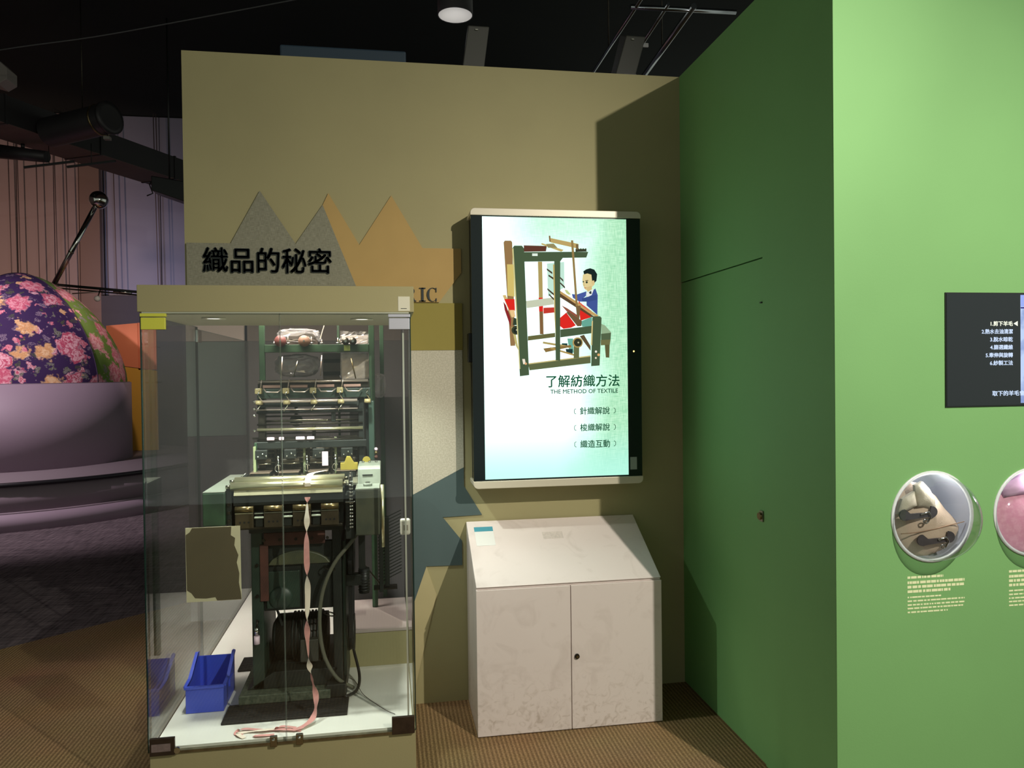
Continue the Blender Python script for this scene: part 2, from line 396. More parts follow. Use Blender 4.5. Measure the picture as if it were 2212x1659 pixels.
# olive exhibit wall, cut away for the glass case
wb = bpy.data.objects.new('wall_back', None)
T = 0.08
COL.objects.link(wb); struct(wb); wb['label'] = 'olive exhibit wall behind the glass case and touchscreen'
for (x0, x1, z0, z1) in ((-2.175, 0.04, 1.70, 2.809), (-1.262, 0.04, 0.0, 1.70)):
    bx('panel', OLIVE, wb, x0, x1, 0, T, z0, z1)

# green booth: side face x = 0 with a flush hidden door, front face y = -1.22 with round holes
HOLES = [(0.33, 0.985), (0.69, 0.985)]; HR = 0.138; FY = -1.22; GT = 2.81
def green_front():
    m = MB()
    xs = [0.0, 0.17, 0.49, 0.53, 0.85, 3.2]; zs = [0.0, 0.825, 1.145, GT]
    for i in range(5):
        for j in range(3):
            x0, x1, z0, z1 = xs[i], xs[i+1], zs[j], zs[j+1]
            if j == 1 and i in (1, 3):
                cx, cz = HOLES[0 if i == 1 else 1]; n = 48; ring = []; outer = []
                for k in range(n):
                    t = 2*PI*k/n; c, s = math.cos(t), math.sin(t)
                    ring.append((cx+HR*c, FY, cz+HR*s)); q = 0.16/max(abs(c), abs(s)); outer.append((cx+q*c, FY, cz+q*s))
                m.add(ring+outer, [(k, (k+1) % n, n+(k+1) % n, n+k) for k in range(n)])
                back = [(x, FY+0.018, z) for x, _, z in ring]
                m.add(ring+back, [(k, (k+1) % n, n+(k+1) % n, n+k) for k in range(n)], True)
            else: m.add([(x0, FY, z0), (x1, FY, z0), (x1, FY, z1), (x0, FY, z1)], [(0, 1, 2, 3)])
    m.add([(0, FY, GT), (3.2, FY, GT), (3.2, 0.08, GT), (0, 0.08, GT)], [(0, 1, 2, 3)])
    return m.build('wall_front', GREEN)
struct(tag(green_front(), 'bright green front wall of the booth with round windows'))
m = MB(); g = 0.0035
m.box(0.0, 0.04, FY+0.002, -0.772, 0, GT); m.box(0.0, 0.04, -0.772, 0.0, 1.862, GT)
struct(tag(m.build('wall_right', GREEN), 'shaded green side wall of the booth'))
d1 = bpy.data.objects.new('door_1', None); COL.objects.link(d1); struct(d1); d1['label'] = 'flush green door hidden in the side wall'
bx('panel', GREEN, d1, 0.0012, 0.036, -0.7703, 0.0, 0.004, 1.862-0.005)
bx('jamb', BLACKP, d1, 0.037, 0.044, -0.79, 0.0, 0.0, 1.88)
lk = MB(); lk.cyl((0.002, -0.752, 0.915), (-0.012, -0.752, 0.915), 0.013); lk.build('lock_cylinder', BRASS, d1)
bx('keyhole_plate', STEEL, d1, -0.004, 0.0015, -0.766, -0.740, 0.895, 0.935, 0.001)
bx('hinge_stud', STEELD, d1, -0.004, 0.002, -0.768, -0.756, 1.695, 1.70)

# far hall walls: tall panels, a warm bay and a cool bay
FARW = pm('hall_wall_mauve', (150, 132, 132), 0.85, var=0.04, scale=0.6)
FARC = pm('hall_wall_blue_grey', (140, 138, 156), 0.85, var=0.04, scale=0.6)
SEAMM = pm('dark_joint', (46, 38, 38), 0.9)
wf = bpy.data.objects.new('wall_far', None); COL.objects.link(wf); struct(wf); wf['label'] = 'tall panelled wall at the far end of the hall'
xs = [-9.2, -8.3, -7.55, -6.95, -6.42, -6.06, -5.72]
for a, b in zip(xs, xs[1:]): bx('panel', FARW, wf, a+0.006, b-0.006, 9.5, 9.56, 0, 5.58)
xs = [-5.72, -5.42, -4.86, -3.9, -2.6, -1.2, 0.4, 2.0]
for a, b in zip(xs, xs[1:]): bx('panel', FARC, wf, a+0.006, b-0.006, 9.56 if a < -5.5 else 9.5, 9.62, 0, 5.58)
bx('backing', SEAMM, wf, -9.2, 2.0, 9.63, 9.68, 0, 5.58)
bx('pilaster', pm('hall_wall_brown', (120, 98, 90), 0.85), wf, -6.02, -5.73, 9.40, 9.495, 0, 5.58)
bx('dark_band', pm('dark_grey_board', (66, 62, 68), 0.8), wf, -5.73, -2.5, 9.40, 9.48, 0.0, 2.74)

struct(tag(bx('wall_left', FARW, None, -9.36, -9.26, 1.0, 9.7, 0, 5.58), 'plain mauve side wall of the hall'))

# ================================================================== TITLE GRAPHIC ON THE WALL
GFAB = fabric('grey_linen', (112, 110, 92), (150, 148, 130), 800)
ORNG = pm('ochre_board', (176, 146, 90), 0.8, var=0.03)
OLV2 = pm('olive_yellow_board', (142, 130, 62), 0.8, var=0.05, scale=3)
SPEC = pm('speckled_grey_cloth', (176, 170, 152), 0.9, rgb2=(190, 185, 167), scale=150)
TEALB = pm('dark_teal_board', (72, 88, 88), 0.8, var=0.04)
PALE = pm('pale_khaki_board', (176, 164, 122), 0.8, var=0.03)
INK = pm('black_lettering', (20, 30, 30), 0.5)
sg = thing('title_sign', 'zigzag-topped title graphic of grey linen and ochre boards on the olive wall', 'sign', (-1.6, -0.001, 1.0))
sg_y = -0.001
def board(name, poly, mat, y0, y1, bev=0.0): return MB().prism(poly, 'y', y0, y1).build(name, mat, sg, bev)
board('ochre_board', [(-1.70,1.766),(-1.612,2.18),(-1.588,2.231),(-1.461,2.012),(-1.322,2.228),(-1.19,2.002),(-1.022,2.002),(-1.022,1.896),(-1.121,1.766)], ORNG, 0, -0.008)
board('linen_panel', [(-2.166,1.766),(-2.166,2.010),(-1.990,2.010),(-1.869,2.233),(-1.726,2.012),(-1.612,2.180),(-1.4505,1.766)], GFAB, 0, -0.011)
board('olive_band', [(-1.252,1.556),(-1.020,1.556),(-1.020,1.762),(-1.252,1.762)], OLV2, 0, -0.010)
board('speckled_cloth', [(-1.252,0.922),(-1.022,1.038),(-1.022,1.5555),(-1.252,1.5555)], SPEC, 0, -0.008)
board('teal_board', [(-1.252,0.922),(-1.022,1.038),(-1.022,0.955),(-0.943,0.824),(-1.118,0.820),(-1.034,0.712),(-1.034,0.604),(-1.192,0.607),(-1.252,0.44)], TEALB, 0, -0.007)
board('pale_board', [(-1.252,0.06),(-1.15,0.48),(-1.192,0.6065),(-1.252,0.44)], PALE, 0, -0.006)
tt = text('chinese_title', '織品的秘密', INK, sg, -2.100, -1.578, 1.887, 1.992, -0.011, 0.007, 0.022)
if tt: tt['label'] = 'black Chinese title characters on the linen panel'
# serif capitals R I C of the English line (the rest is hidden by the case)
def serif_ric():
    m = MB(); z0, z1 = 1.769, 1.829; y0, y1 = -0.008, -0.013; h = z1-z0
    # I
    x0 = -1.2065; w = 0.027; st = 0.010
    m.box(x0+w/2-st/2, x0+w/2+st/2, y1, y0, z0, z1); m.box(x0, x0+w, y1, y0, z0, z0+0.0045); m.box(x0, x0+w, y1, y0, z1-0.0045, z1)
    # R
    x0 = -1.272
    m.box(x0+0.008, x0+0.018, y1, y0, z0, z1); m.box(x0, x0+0.026, y1, y0, z0, z0+0.0045); m.box(x0, x0+0.03, y1, y0, z1-0.0045, z1)
    pts = []; n = 14
    for i in range(n+1):
        t = PI/2-PI*i/n; pts.append((x0+0.028+0.017*math.cos(t), z1-h*0.255+h*0.255*math.sin(t)))
    inn = [(x0+0.028+0.008*math.cos(PI/2-PI*i/n), z1-h*0.255+h*0.19*math.sin(PI/2-PI*i/n)) for i in range(n, -1, -1)]
    m.prism(pts+inn, 'y', y0, y1)
    m.box(x0+0.018, x0+0.03, y1, y0, z1-h*0.51, z1-h*0.44)
    m.prism([(x0+0.026, z0+h*0.49), (x0+0.036, z0+h*0.47), (x0+0.046, z0+0.005), (x0+0.052, z0+0.003), (x0+0.052, z0), (x0+0.040, z0)], 'y', y0, y1)
    # C
    cx, cz = -1.1495, (z0+z1)/2; n = 26; po = []; pi_ = []
    for i in range(n+1):
        t = math.radians(48)+math.radians(264)*i/n
        th = 0.0035+0.0075*max(0, -math.cos(t))
        po.append((cx+0.0245*math.cos(t), cz+0.0305*math.sin(t))); pi_.append((cx+(0.0245-th)*math.cos(t), cz+(0.0305-th*0.6)*math.sin(t)))
    m.prism(po+pi_[::-1], 'y', y0, y1)
    m.box(cx+0.014, cx+0.018, y1, y0, cz+0.011, cz+0.030); m.box(cx+0.014, cx+0.018, y1, y0, cz-0.030, cz-0.016)
    return m.build('english_title', INK, sg)
serif_ric()['label'] = 'end of an English title in dark serif capitals'

# ================================================================== TOUCHSCREEN KIOSK
ks = thing('touchscreen_display', 'tall lit touchscreen showing a weaving loom picture on the olive wall', 'display', (-0.62, 0, 0.96))
SILV = pm('kiosk_silver_trim', (206, 198, 178), 0.4, 0.1)
KBLK = pm('kiosk_black_glass', (14, 24, 26), 0.12)
bx('housing', BLACKP, ks, -0.985, -0.249, -0.118, -0.001, 0.97, 2.143, 0.006)
bx('bezel', KBLK, ks, -0.992, -0.243, -0.136, -0.118, 0.988, 2.127)
for nm, z0, z1 in (('top_trim', 2.124, 2.154), ('bottom_trim', 0.959, 0.991)):
    r = 0.02; top = nm == 'top_trim'; poly = []
    cz = z1-r if top else z0+r
    if top:
        poly = [(-0.994, z0), (-0.241, z0)]
        poly += [(-0.241-r+r*math.cos(t), cz+r*math.sin(t)) for t in [PI/2*i/6 for i in range(7)]]
        poly += [(-0.994+r+r*math.cos(t), cz+r*math.sin(t)) for t in [PI/2+PI/2*i/6 for i in range(7)]]
    else:
        poly = [(-0.241, z1), (-0.994, z1)]
        poly += [(-0.994+r+r*math.cos(t), cz+r*math.sin(t)) for t in [PI+PI/2*i/6 for i in range(7)]]
        poly += [(-0.241-r+r*math.cos(t), cz+r*math.sin(t)) for t in [1.5*PI+PI/2*i/6 for i in range(7)]]
    MB().prism(poly, 'y', -0.142, -0.004).build(nm, SILV, ks, 0.002)
bx('side_grip', BLACKP, ks, -1.004, -0.985, -0.10, -0.05, 1.50, 1.625, 0.002)
# lit picture: pale green linen page fading to white on the left
def screen_mat():
    m, nt, b = newmat('lit_screen_page'); nt.nodes.remove(b)
    tc = N(nt, 'ShaderNodeTexCoord'); sp = N(nt, 'ShaderNodeSeparateXYZ'); nt.links.new(tc.outputs['Object'], sp.inputs[0])
    # object origin (-0.62, 0, 0.96): x -0.32..0.31, z 0.04..1.16
    def mr(src, a, b_, c, d):
        n = N(nt, 'ShaderNodeMapRange'); n.interpolation_type = 'SMOOTHSTEP'
        n.inputs[1].default_value = a; n.inputs[2].default_value = b_; n.inputs[3].default_value = c; n.inputs[4].default_value = d
        nt.links.new(src, n.inputs[0]); return n.outputs[0]
    nz = N(nt, 'ShaderNodeTexNoise'); nz.inputs['Scale'].default_value = 3.0; nt.links.new(tc.outputs['Object'], nz.inputs['Vector'])
    ad = N(nt, 'ShaderNodeMath', operation='MULTIPLY_ADD'); ad.inputs[1].default_value = 0.30
    nt.links.new(nz.outputs['Fac'], ad.inputs[0]); nt.links.new(sp.outputs['X'], ad.inputs[2])
    gx = mr(ad.outputs[0], 0.13, 0.42, 0, 1)
    topm = mr(sp.outputs['Z'], 0.88, 1.14, 0, 0.75)
    botm = mr(sp.outputs['Z'], 0.30, 0.04, 0, 0.8)
    lft = mr(sp.outputs['X'], -0.32, -0.05, 0, 1)
    tm = N(nt, 'ShaderNodeMath', operation='MULTIPLY'); nt.links.new(topm, tm.inputs[0]); nt.links.new(lft, tm.inputs[1])
    ma = N(nt, 'ShaderNodeMath', operation='MAXIMUM'); nt.links.new(gx, ma.inputs[0]); nt.links.new(tm.outputs[0], ma.inputs[1])
    wv = []
    for sc in ((26, 1, 420), (420, 1, 26)):
        mp = N(nt, 'ShaderNodeMapping'); mp.inputs['Scale'].default_value = sc; nt.links.new(tc.outputs['Object'], mp.inputs['Vector'])
        n = N(nt, 'ShaderNodeTexNoise'); n.inputs['Scale'].default_value = 1.0; nt.links.new(mp.outputs['Vector'], n.inputs['Vector']); wv.append(n.outputs['Fac'])
    ws = N(nt, 'ShaderNodeMath', operation='ADD'); nt.links.new(wv[0], ws.inputs[0]); nt.links.new(wv[1], ws.inputs[1])
    wr = N(nt, 'ShaderNodeValToRGB'); h = N(nt, 'ShaderNodeMath', operation='MULTIPLY'); h.inputs[1].default_value = 0.5; nt.links.new(ws.outputs[0], h.inputs[0]); nt.links.new(h.outputs[0], wr.inputs['Fac'])
    wr.color_ramp.elements[0].position = 0.4; wr.color_ramp.elements[0].color = lin((158, 222, 178)); wr.color_ramp.elements[1].position = 0.6; wr.color_ramp.elements[1].color = lin((204, 252, 214))
    m1 = N(nt, 'ShaderNodeMix', data_type='RGBA'); m1.inputs['A'].default_value = (1.2, 1.6, 1.5, 1)
    nt.links.new(ma.outputs[0], m1.inputs['Factor']); nt.links.new(wr.outputs['Color'], m1.inputs['B'])
    m2 = N(nt, 'ShaderNodeMix', data_type='RGBA'); m2.inputs['B'].default_value = lin((186, 255, 236))
    nt.links.new(botm, m2.inputs['Factor']); nt.links.new(m1.outputs['Result'], m2.inputs['A'])
    e = N(nt, 'ShaderNodeEmission'); nt.links.new(m2.outputs['Result'], e.inputs[0]); e.inputs[1].default_value = 1.0
    nt.links.new(e.outputs[0], nt.nodes['Material Output'].inputs[0]); return m
scr = bx('screen', screen_mat(), ks, -0.943, -0.307, -0.139, -0.1365, 0.998, 2.119)
# picture of the loom, drawn flat on the screen
PY = [-0.1392]
def pic(poly, rgb, name='loom_picture'):
    pts = []
    for u, v in poly:
        fx = u/1269.0; fz = v/1659.0
        pts.append((-0.869+0.534*fx-0.004*fz, 2.079+0.006*fx-0.674*fz-0.006*fx*fz*2))
    PY[0] -= 0.00003
    MB().prism(pts, 'y', PY[0]+0.0003, PY[0]).build(name, em('picture_%d_%d_%d' % rgb, rgb, 1.0), scr)
def disc(cu, cv, r, rgb, n=20, sy=1.0): pic([(cu+r*math.cos(2*PI*i/n), cv+r*sy*math.sin(2*PI*i/n)) for i in range(n)], rgb)
DK = (74, 92, 66); DK2 = (96, 104, 70); TAN = (176, 156, 96); BRN = (132, 98, 62); RED = (222, 44, 36); REDD = (150, 52, 40)
pic([(42,170),(55,152),(118,152),(130,170),(155,1255),(105,1258)], (150,118,76)); pic([(75,400),(140,400),(152,740),(80,730)], (212,190,110))
pic([(250,200),(490,205),(480,262),(250,268)], (96,58,46))
pic([(395,370),(440,370),(450,1135),(412,1135)], TAN); pic([(408,890),(446,890),(450,1135),(412,1135)], BRN); pic([(400,750),(445,750),(447,895),(405,895)], RED)
pic([(490,390),(670,372),(672,640),(500,740)], (196,232,214)); pic([(270,785),(555,745),(560,820),(275,860)], (200,206,180)); 
for a in ((488,440,545,480),(505,505,560,540),(492,648,560,705),(508,705,560,755),(628,530,660,560),(628,585,678,632)): pic([(a[0],a[1]),(a[2],a[3]),(a[2],a[3]+22),(a[0],a[1]+18)], (70,60,44))
pic([(450,855),(570,850),(570,905),(450,918)], (196,60,48))
pic([(28,725),(60,722),(158,950),(118,958)], (214,184,120)); pic([(45,765),(150,765),(155,890),(100,890)], RED); pic([(35,790),(62,830),(112,975),(108,1060),(48,880)], (140,44,44)); pic([(100,880),(148,880),(158,950),(122,958)], (236,196,140))
pic([(118,1060),(150,1060),(190,1310),(160,1255)], (196,186,120))
# red cloth and breast beam
pic([(625,960),(690,905),(790,1040),(740,1065),(660,1078),(625,1050)], RED); pic([(820,790),(960,890),(950,955),(838,992)], RED); pic([(640,830),(700,860),(820,940),(800,990),(700,900)], (150,84,66))
pic([(620,672),(1035,940),(1000,950),(620,728)], (196,160,100)); pic([(620,700),(990,950),(960,955),(610,735)], (92,70,48))
for k in range(5): pic([(815+k*24,782+k*24),(824+k*24,782+k*24),(868+k*20,836+k*14),(858+k*20,836+k*14)], (236,80,66))
# boy: trousers, jacket, arms, head
pic([(840,1000),(960,950),(965,1050),(860,1055)], (104,168,148)); pic([(700,1180),(760,1180),(765,1330),(720,1320)], (110,176,156)); pic([(640,1230),(700,1230),(700,1275),(640,1270)], (36,66,64)); pic([(680,1290),(755,1290),(755,1345),(690,1330)], (36,60,58))
pic([(905,720),(1000,650),(1025,720),(1020,930),(965,880),(905,830)], (66,86,150)); pic([(900,700),(985,655),(960,720),(910,745)], (236,240,236)); pic([(930,690),(955,675),(960,705),(940,710)], (50,60,60))
pic([(750,710),(800,715),(905,680),(900,730),(860,760),(920,770),(905,790),(830,790),(760,750)], (74,92,160)); pic([(855,755),(1010,715),(1015,770),(930,790),(860,790)], (58,78,136)); pic([(672,665),(700,668),(740,715),(715,718),(690,700)], (196,206,140))
pic([(868,505),(905,488),(968,500),(1000,560),(990,610),(950,650),(905,672),(885,655),(868,615),(862,560)], (226,208,150)); pic([(905,640),(960,620),(965,660),(915,690)], (214,190,132))
pic([(872,470),(905,448),(945,437),(990,452),(1020,500),(1012,570),(992,590),(985,565),(965,570),(958,505),(915,492),(880,502)], (26,40,38))
pic([(955,572),(990,572),(985,610),(962,612)], (220,196,140)); disc(908,586,11,(40,56,44)); disc(872,580,8,(60,70,50)); pic([(880,640),(905,642),(900,650),(882,648)], (190,110,90)); pic([(893,566),(925,562),(922,570),(895,573)], (60,52,40)); pic([(872,590),(880,590),(884,628),(874,626)], (206,184,122))
# bench
pic([(1062,1025),(1100,1040),(1165,1112),(1160,1190),(1060,1195)], (150,176,140)); pic([(1058,1130),(1166,1118),(1160,1192),(1058,1200)], (84,100,72)); pic([(1055,1195),(1160,1190),(1152,1245),(1055,1252)], (112,112,72)); pic([(1098,1245),(1150,1245),(1145,1382),(1108,1380)], (96,94,60))
# treadles, wheels
pic([(445,1212),(740,1260),(735,1282),(440,1232)], TAN); pic([(445,1285),(735,1248),(740,1268),(470,1325)], (140,112,64)); pic([(520,1270),(770,1345),(765,1362),(520,1290)], (176,146,84))
pic([(140,960),(215,985),(250,1010),(205,1040),(130,1040)], (52,66,50)); disc(165,1092,48,(60,66,48)); disc(168,1095,32,(34,42,36)); disc(172,1090,9,(190,190,160))
# front frame
pic([(285,1155),(570,1120),(570,1165),(285,1202)], (104,104,64)); pic([(625,1085),(965,1045),(965,1122),(625,1168)], DK); pic([(830,1155),(875,1140),(945,1260),(945,1310)], (96,80,56))
pic([(290,1452),(945,1368),(945,1440),(300,1515)], DK2); pic([(290,1440),(945,1358),(945,1370),(292,1452)], (206,190,130)); pic([(765,1240),(825,1235),(822,1385),(765,1390)], (104,110,72))
disc(808,1222,55,(176,150,90)); disc(810,1222,42,(54,58,42)); disc(815,1222,9,(190,186,150))
pic([(565,352),(628,345),(622,1412),(575,1412)], DK); pic([(552,400),(568,400),(578,1200),(562,900)], (190,170,104))
pic([(250,272),(770,265),(925,265),(905,325),(655,330),(630,365),(250,372)], DK); pic([(790,235),(900,235),(910,262),(790,265)], (60,62,46))
for k in range(4): disc(820+k*26, 238, 10, (60,62,46), 10)
pic([(335,285),(392,285),(392,312),(335,312)], (226,240,226))
pic([(510,98),(525,98),(532,165),(514,160)], BRN); pic([(525,122),(820,182),(820,232),(530,168)], (190,164,104)); pic([(795,185),(822,185),(822,240),(795,240)], (120,100,66)); pic([(435,176),(665,246),(640,266),(430,190)], (196,172,106)); pic([(480,185),(560,180),(600,225),(500,225)], (150,140,96))
pic([(742,145),(766,145),(812,850),(790,852)], (150,124,76)); pic([(790,838),(842,832),(825,985),(805,985)], (120,96,64)); pic([(690,905),(712,895),(852,992),(848,1048),(806,1050)], (112,88,60))
pic([(965,962),(980,945),(1048,945),(1064,962),(1040,1465),(950,1472)], DK); pic([(958,1000),(972,990),(962,1250),(948,1250)], (206,190,130)); disc(1002,1318,12,(240,236,220)); disc(1000,1385,10,(240,226,200)); disc(1030,1352,14,(224,170,110))
pic([(130,235),(150,205),(230,205),(250,235),(296,1565),(200,1577)], DK); pic([(128,240),(142,230),(205,1500),(195,1500)], (206,200,140)); pic([(225,1395),(252,1395),(262,1450),(235,1450)], (240,230,210)); disc(262,1445,12,(224,170,120))
# words on the screen
SINK = em('screen_ink', (20, 78, 50), 1.0)
PYT = PY[0]-0.0002
for nm, s, a in (('picture_title', '了解紡織方法', (-0.673,-0.346,1.388,1.440)), ('picture_subtitle', 'THE METHOD OF TEXTILE', (-0.656,-0.353,1.360,1.378)),
              ('menu_line', '針織解說', (-0.525,-0.392,1.267,1.299)), ('menu_line', '梭織解說', (-0.525,-0.392,1.195,1.227)), ('menu_line', '織造互動', (-0.525,-0.392,1.122,1.155))):
    text(nm, s, SINK, scr, a[0], a[1], a[2], a[3], PYT, 0.0002, 0.014)
for zc in (1.282, 1.210, 1.138):
    for sgn, xc in ((1, -0.551), (-1, -0.366)):
        h = 0.011; w = 0.008
        m = MB(); m.tube([(xc+sgn*w, PYT, zc+h), (xc+sgn*w*0.4, PYT, zc+h*0.9), (xc, PYT, zc+h*0.5), (xc, PYT, zc-h*0.5), (xc+sgn*w*0.4, PYT, zc-h*0.9), (xc+sgn*w, PYT, zc-h)], 0.0012, 6)
        m.build('menu_bracket', SINK, scr)
st = bx('asset_sticker', pm('pale_sticker', (150, 164, 158), 0.6), ks, -0.298, -0.268, -0.1375, -0.136, 1.02, 1.075)
MB().ball((-0.277, -0.1365, 1.541), 0.004, 10).build('power_led', em('led_amber', (255, 214, 130), 2.0), ks)

# ================================================================== WHITE CABINET
cb = thing('white_cabinet', 'scuffed white two-door cabinet with sloping top under the touchscreen', 'cabinet', (-0.63, -0.18, 0))
MB().prism([(-0.352, 0.0), (-0.352, 0.596), (-0.364, 0.600), (-0.006, 0.796), (-0.006, 0.0)], 'x', -1.014, -0.246).build('body', WHITE_LAM, cb, 0.002)
bx('door', WHITE_LAM, cb, -1.015, -0.6315, -0.366, -0.353, 0.004, 0.589, 0.0015)
bx('door', WHITE_LAM, cb, -0.6285, -0.245, -0.366, -0.353, 0.004, 0.589, 0.0015)
lo = MB(); lo.cyl((-0.607, -0.366, 0.30), (-0.607, -0.374, 0.30), 0.0105, 0.0095, 18); lo = lo.build('lock', STEELD, cb)
MB().cyl((-0.607, -0.374, 0.30), (-0.607, -0.3755, 0.30), 0.0055, n=12).build('keyhole', BRASS, lo)
# sticker on the slope (the square code on it is left out)
sl = Vector((0, 0.358, 0.196)).normalized(); nr = Vector((0, -0.196, 0.358)).normalized()
def slope_pt(x, t, h=0.0): p = Vector((x, -0.364, 0.600))+sl*t+nr*h; return p
def slope_quad(name, mat, par, x0, x1, t0, t1, h0, h1):
    m = MB(); vs = [slope_pt(x, t, h) for h in (h0, h1) for x, t in ((x0,t0),(x1,t0),(x1,t1),(x0,t1))]
    m.add(vs, [(0,3,2,1),(4,5,6,7),(0,1,5,4),(1,2,6,5),(2,3,7,6),(3,0,4,7)]); return m.build(name, mat, par)
stk = slope_quad('sticker', pm('white_sticker', (226, 226, 222), 0.5), cb, -0.985, -0.903, 0.245, 0.366, 0.0002, 0.0010)
slope_quad('sticker_header', pm('blue_sticker_print', (74, 150, 168), 0.5), stk, -0.985, -0.903, 0.336, 0.366, 0.0010, 0.0014)
slope_quad('tape_residue', pm('grey_tape_residue', (208, 197, 190), 0.6, var=0.1, scale=90), cb, -0.69, -0.60, 0.27, 0.315, 0.0001, 0.0004)

# ================================================================== GREEN WALL: MONITOR, ROUND WINDOWS, CAPTIONS
mo = thing('wall_monitor', 'flat monitor flush in the green wall listing wool making steps', 'monitor', (0.7, FY, 1.327))
bx('frame', BLACKP, mo, 0.376, 1.03, FY-0.004, FY+0.01, 1.327, 1.687)
pn = bx('screen', pm('dark_screen_glass', (40, 46, 50), 0.22, spec=0.4), mo, 0.379, 1.027, FY-0.0055, FY-0.004, 1.330, 1.684)
# lit sheep photograph on the right of the screen
def fleece():
    m, nt, b = newmat('lit_fleece_photo'); nt.nodes.remove(b)
    tc = N(nt, 'ShaderNodeTexCoord'); n = N(nt, 'ShaderNodeTexNoise'); n.inputs['Scale'].default_value = 14; n.inputs['Detail'].default_value = 5
    nt.links.new(tc.outputs['Object'], n.inputs['Vector'])
    r = N(nt, 'ShaderNodeValToRGB'); nt.links.new(n.outputs['Fac'], r.inputs['Fac'])
    r.color_ramp.elements[0].position = 0.3; r.color_ramp.elements[0].color = lin((96, 120, 190)); r.color_ramp.elements[1].position = 0.55; r.color_ramp.elements[1].color = lin((196, 216, 252))
    e = N(nt, 'ShaderNodeEmission'); nt.links.new(r.outputs['Color'], e.inputs[0]); e.inputs[1].default_value = 1.0
    nt.links.new(e.outputs[0], nt.nodes['Material Output'].inputs[0]); return m
ph = bx('photo_area', fleece(), pn, 0.642, 1.022, FY-0.0062, FY-0.0054, 1.336, 1.680)
bx('photo_sky_line', em('dark_blue_line', (40, 30, 120), 1.0), pn, 0.642, 0.80, FY-0.0066, FY-0.0061, 1.637, 1.641)
bx('photo_sky', em('pale_blue_sky', (160, 180, 250), 1.0), pn, 0.642, 1.022, FY-0.0065, FY-0.0061, 1.643, 1.680)
LIT = em('lit_white_letters', (206, 224, 250), 1.1); LITC = em('lit_cream_letters', (244, 248, 226), 1.2)
ty = FY-0.0063
for i, (s, x0, mt) in enumerate((('1.剪下羊毛', 0.534, LITC), ('2.熱水去油清潔', 0.502, LIT), ('3.脫水晾乾', 0.532, LIT), ('4.篩選纖維', 0.532, LIT), ('5.牽伸與旋轉', 0.516, LIT), ('6.紗製工法', 0.531, LIT))):
    zc = 1.589-i*0.0249
    text('step_line', s, mt, pn, x0, 0.613, zc-0.0075, zc+0.0075, ty, 0.0003, 0.022)
text('caption_line', '取下的羊毛會', LIT, pn, 0.539, 0.655, 1.360, 1.376, FY-0.0067, 0.0003, 0.022)
MB().prism([(0.616, 1.589), (0.631, 1.597), (0.631, 1.581)], 'y', ty, ty-0.0003).build('pointer_arrow', LITC, pn)

CAPM = pm('cream_print', (234, 238, 192), 0.7)
BACKG = pm('window_lining_grey', (150, 156, 166), 0.55); RINGM = pm('window_ring_white', (222, 228, 228), 0.3)
def dome_profile(r, h, n=10): return [(r*math.cos(PI/2*i/n), h*math.sin(PI/2*i/n)) for i in range(n+1)]
def porthole(i, label):
    cx, cz = HOLES[i]
    t = thing('porthole_window', label, 'window', (cx, FY, cz), 'round windows in the green wall')
    MB().lathe([(HR-0.001, 0.0), (HR-0.001, 0.135), (0.0, 0.135)], (cx, FY+0.003, cz), (0, 1, 0), 48).build('recess_lining', BACKG, t)
    MB().lathe([(HR-0.004, 0.002), (HR-0.004, -0.003), (HR+0.006, -0.003), (HR+0.006, 0.0)], (cx, FY, cz), (0, 1, 0), 48).build('rim', RINGM, t)
    MB().lathe([(a, -b) for a, b in dome_profile(HR-0.002, 0.130, 16)], (cx, FY-0.003, cz), (0, 1, 0), 48).build('dome', ACRYL, t)
    l = bpy.data.lights.new('recess_led', 'POINT'); l.energy = 1.0; l.color = (1.0, 0.95, 0.95); l.shadow_soft_size = 0.012
    lo_ = bpy.data.objects.new('recess_led', l); COL.objects.link(lo_); lo_.location = (cx+0.02, FY+0.004, cz+HR-0.03)
    return t
porthole(0, 'clear round dome window showing a beige coat with metal clasps')
porthole(1, 'clear round dome window showing a pink garment, cut off by the picture edge')
def CX(u): return 0.386+(1900+u/4.61-2024)*0.001662
def CZ(v): return 0.970-(1000+v/4.61-1118)*0.001488
def pillow(poly, y0, h, name, mat, par, n=5, wob=0.0):
    cx = sum(p[0] for p in poly)/len(poly); cz = sum(p[1] for p in poly)/len(poly)
    # refine the outline
    P = []
    for a, b in zip(poly, poly[1:]+poly[:1]):
        for k in range(3): P.append((a[0]+(b[0]-a[0])*k/3, a[1]+(b[1]-a[1])*k/3))
    m = MB(); vs = []; L = len(P)
    for i in range(n+1):
        s = 1-i/n; yy = y0-h*(1-s**3)
        for j, (x, z) in enumerate(P): vs.append((cx+(x-cx)*s, yy+wob*math.sin(j*1.7+i*2.1)*s*(1 if i else 0), cz+(z-cz)*s))
    fs = [(i*L+j, i*L+(j+1) % L, (i+1)*L+(j+1) % L, (i+1)*L+j) for i in range(n) for j in range(L)]
    m.add(vs, fs, True)
    back = [(x, y0+0.012, z) for x, z in P]
    m.add(vs[:L]+back, [(j, (j+1) % L, L+(j+1) % L, L+j) for j in range(L)]); m.add(back, [tuple(range(L))])
    return m.build(name, mat, par)
CL1 = pm('beige_wool_cloth', (206, 184, 162), 0.9, var=0.05, scale=30, bump=0.2, bscale=300); CL2 = pm('khaki_collar_cloth', (196, 188, 168), 0.9, var=0.05, scale=30, bump=0.2, bscale=300)
ct = thing('coat', 'beige toggle coat displayed behind the round dome window', 'coat', (0.33, FY+0.1, 0.86))
cy0 = FY+0.068
body = [(120,470),(330,180),(420,200),(500,250),(600,340),(690,470),(800,590),(850,690),(800,790),(690,890),(540,960),(340,960),(200,850),(130,680)]
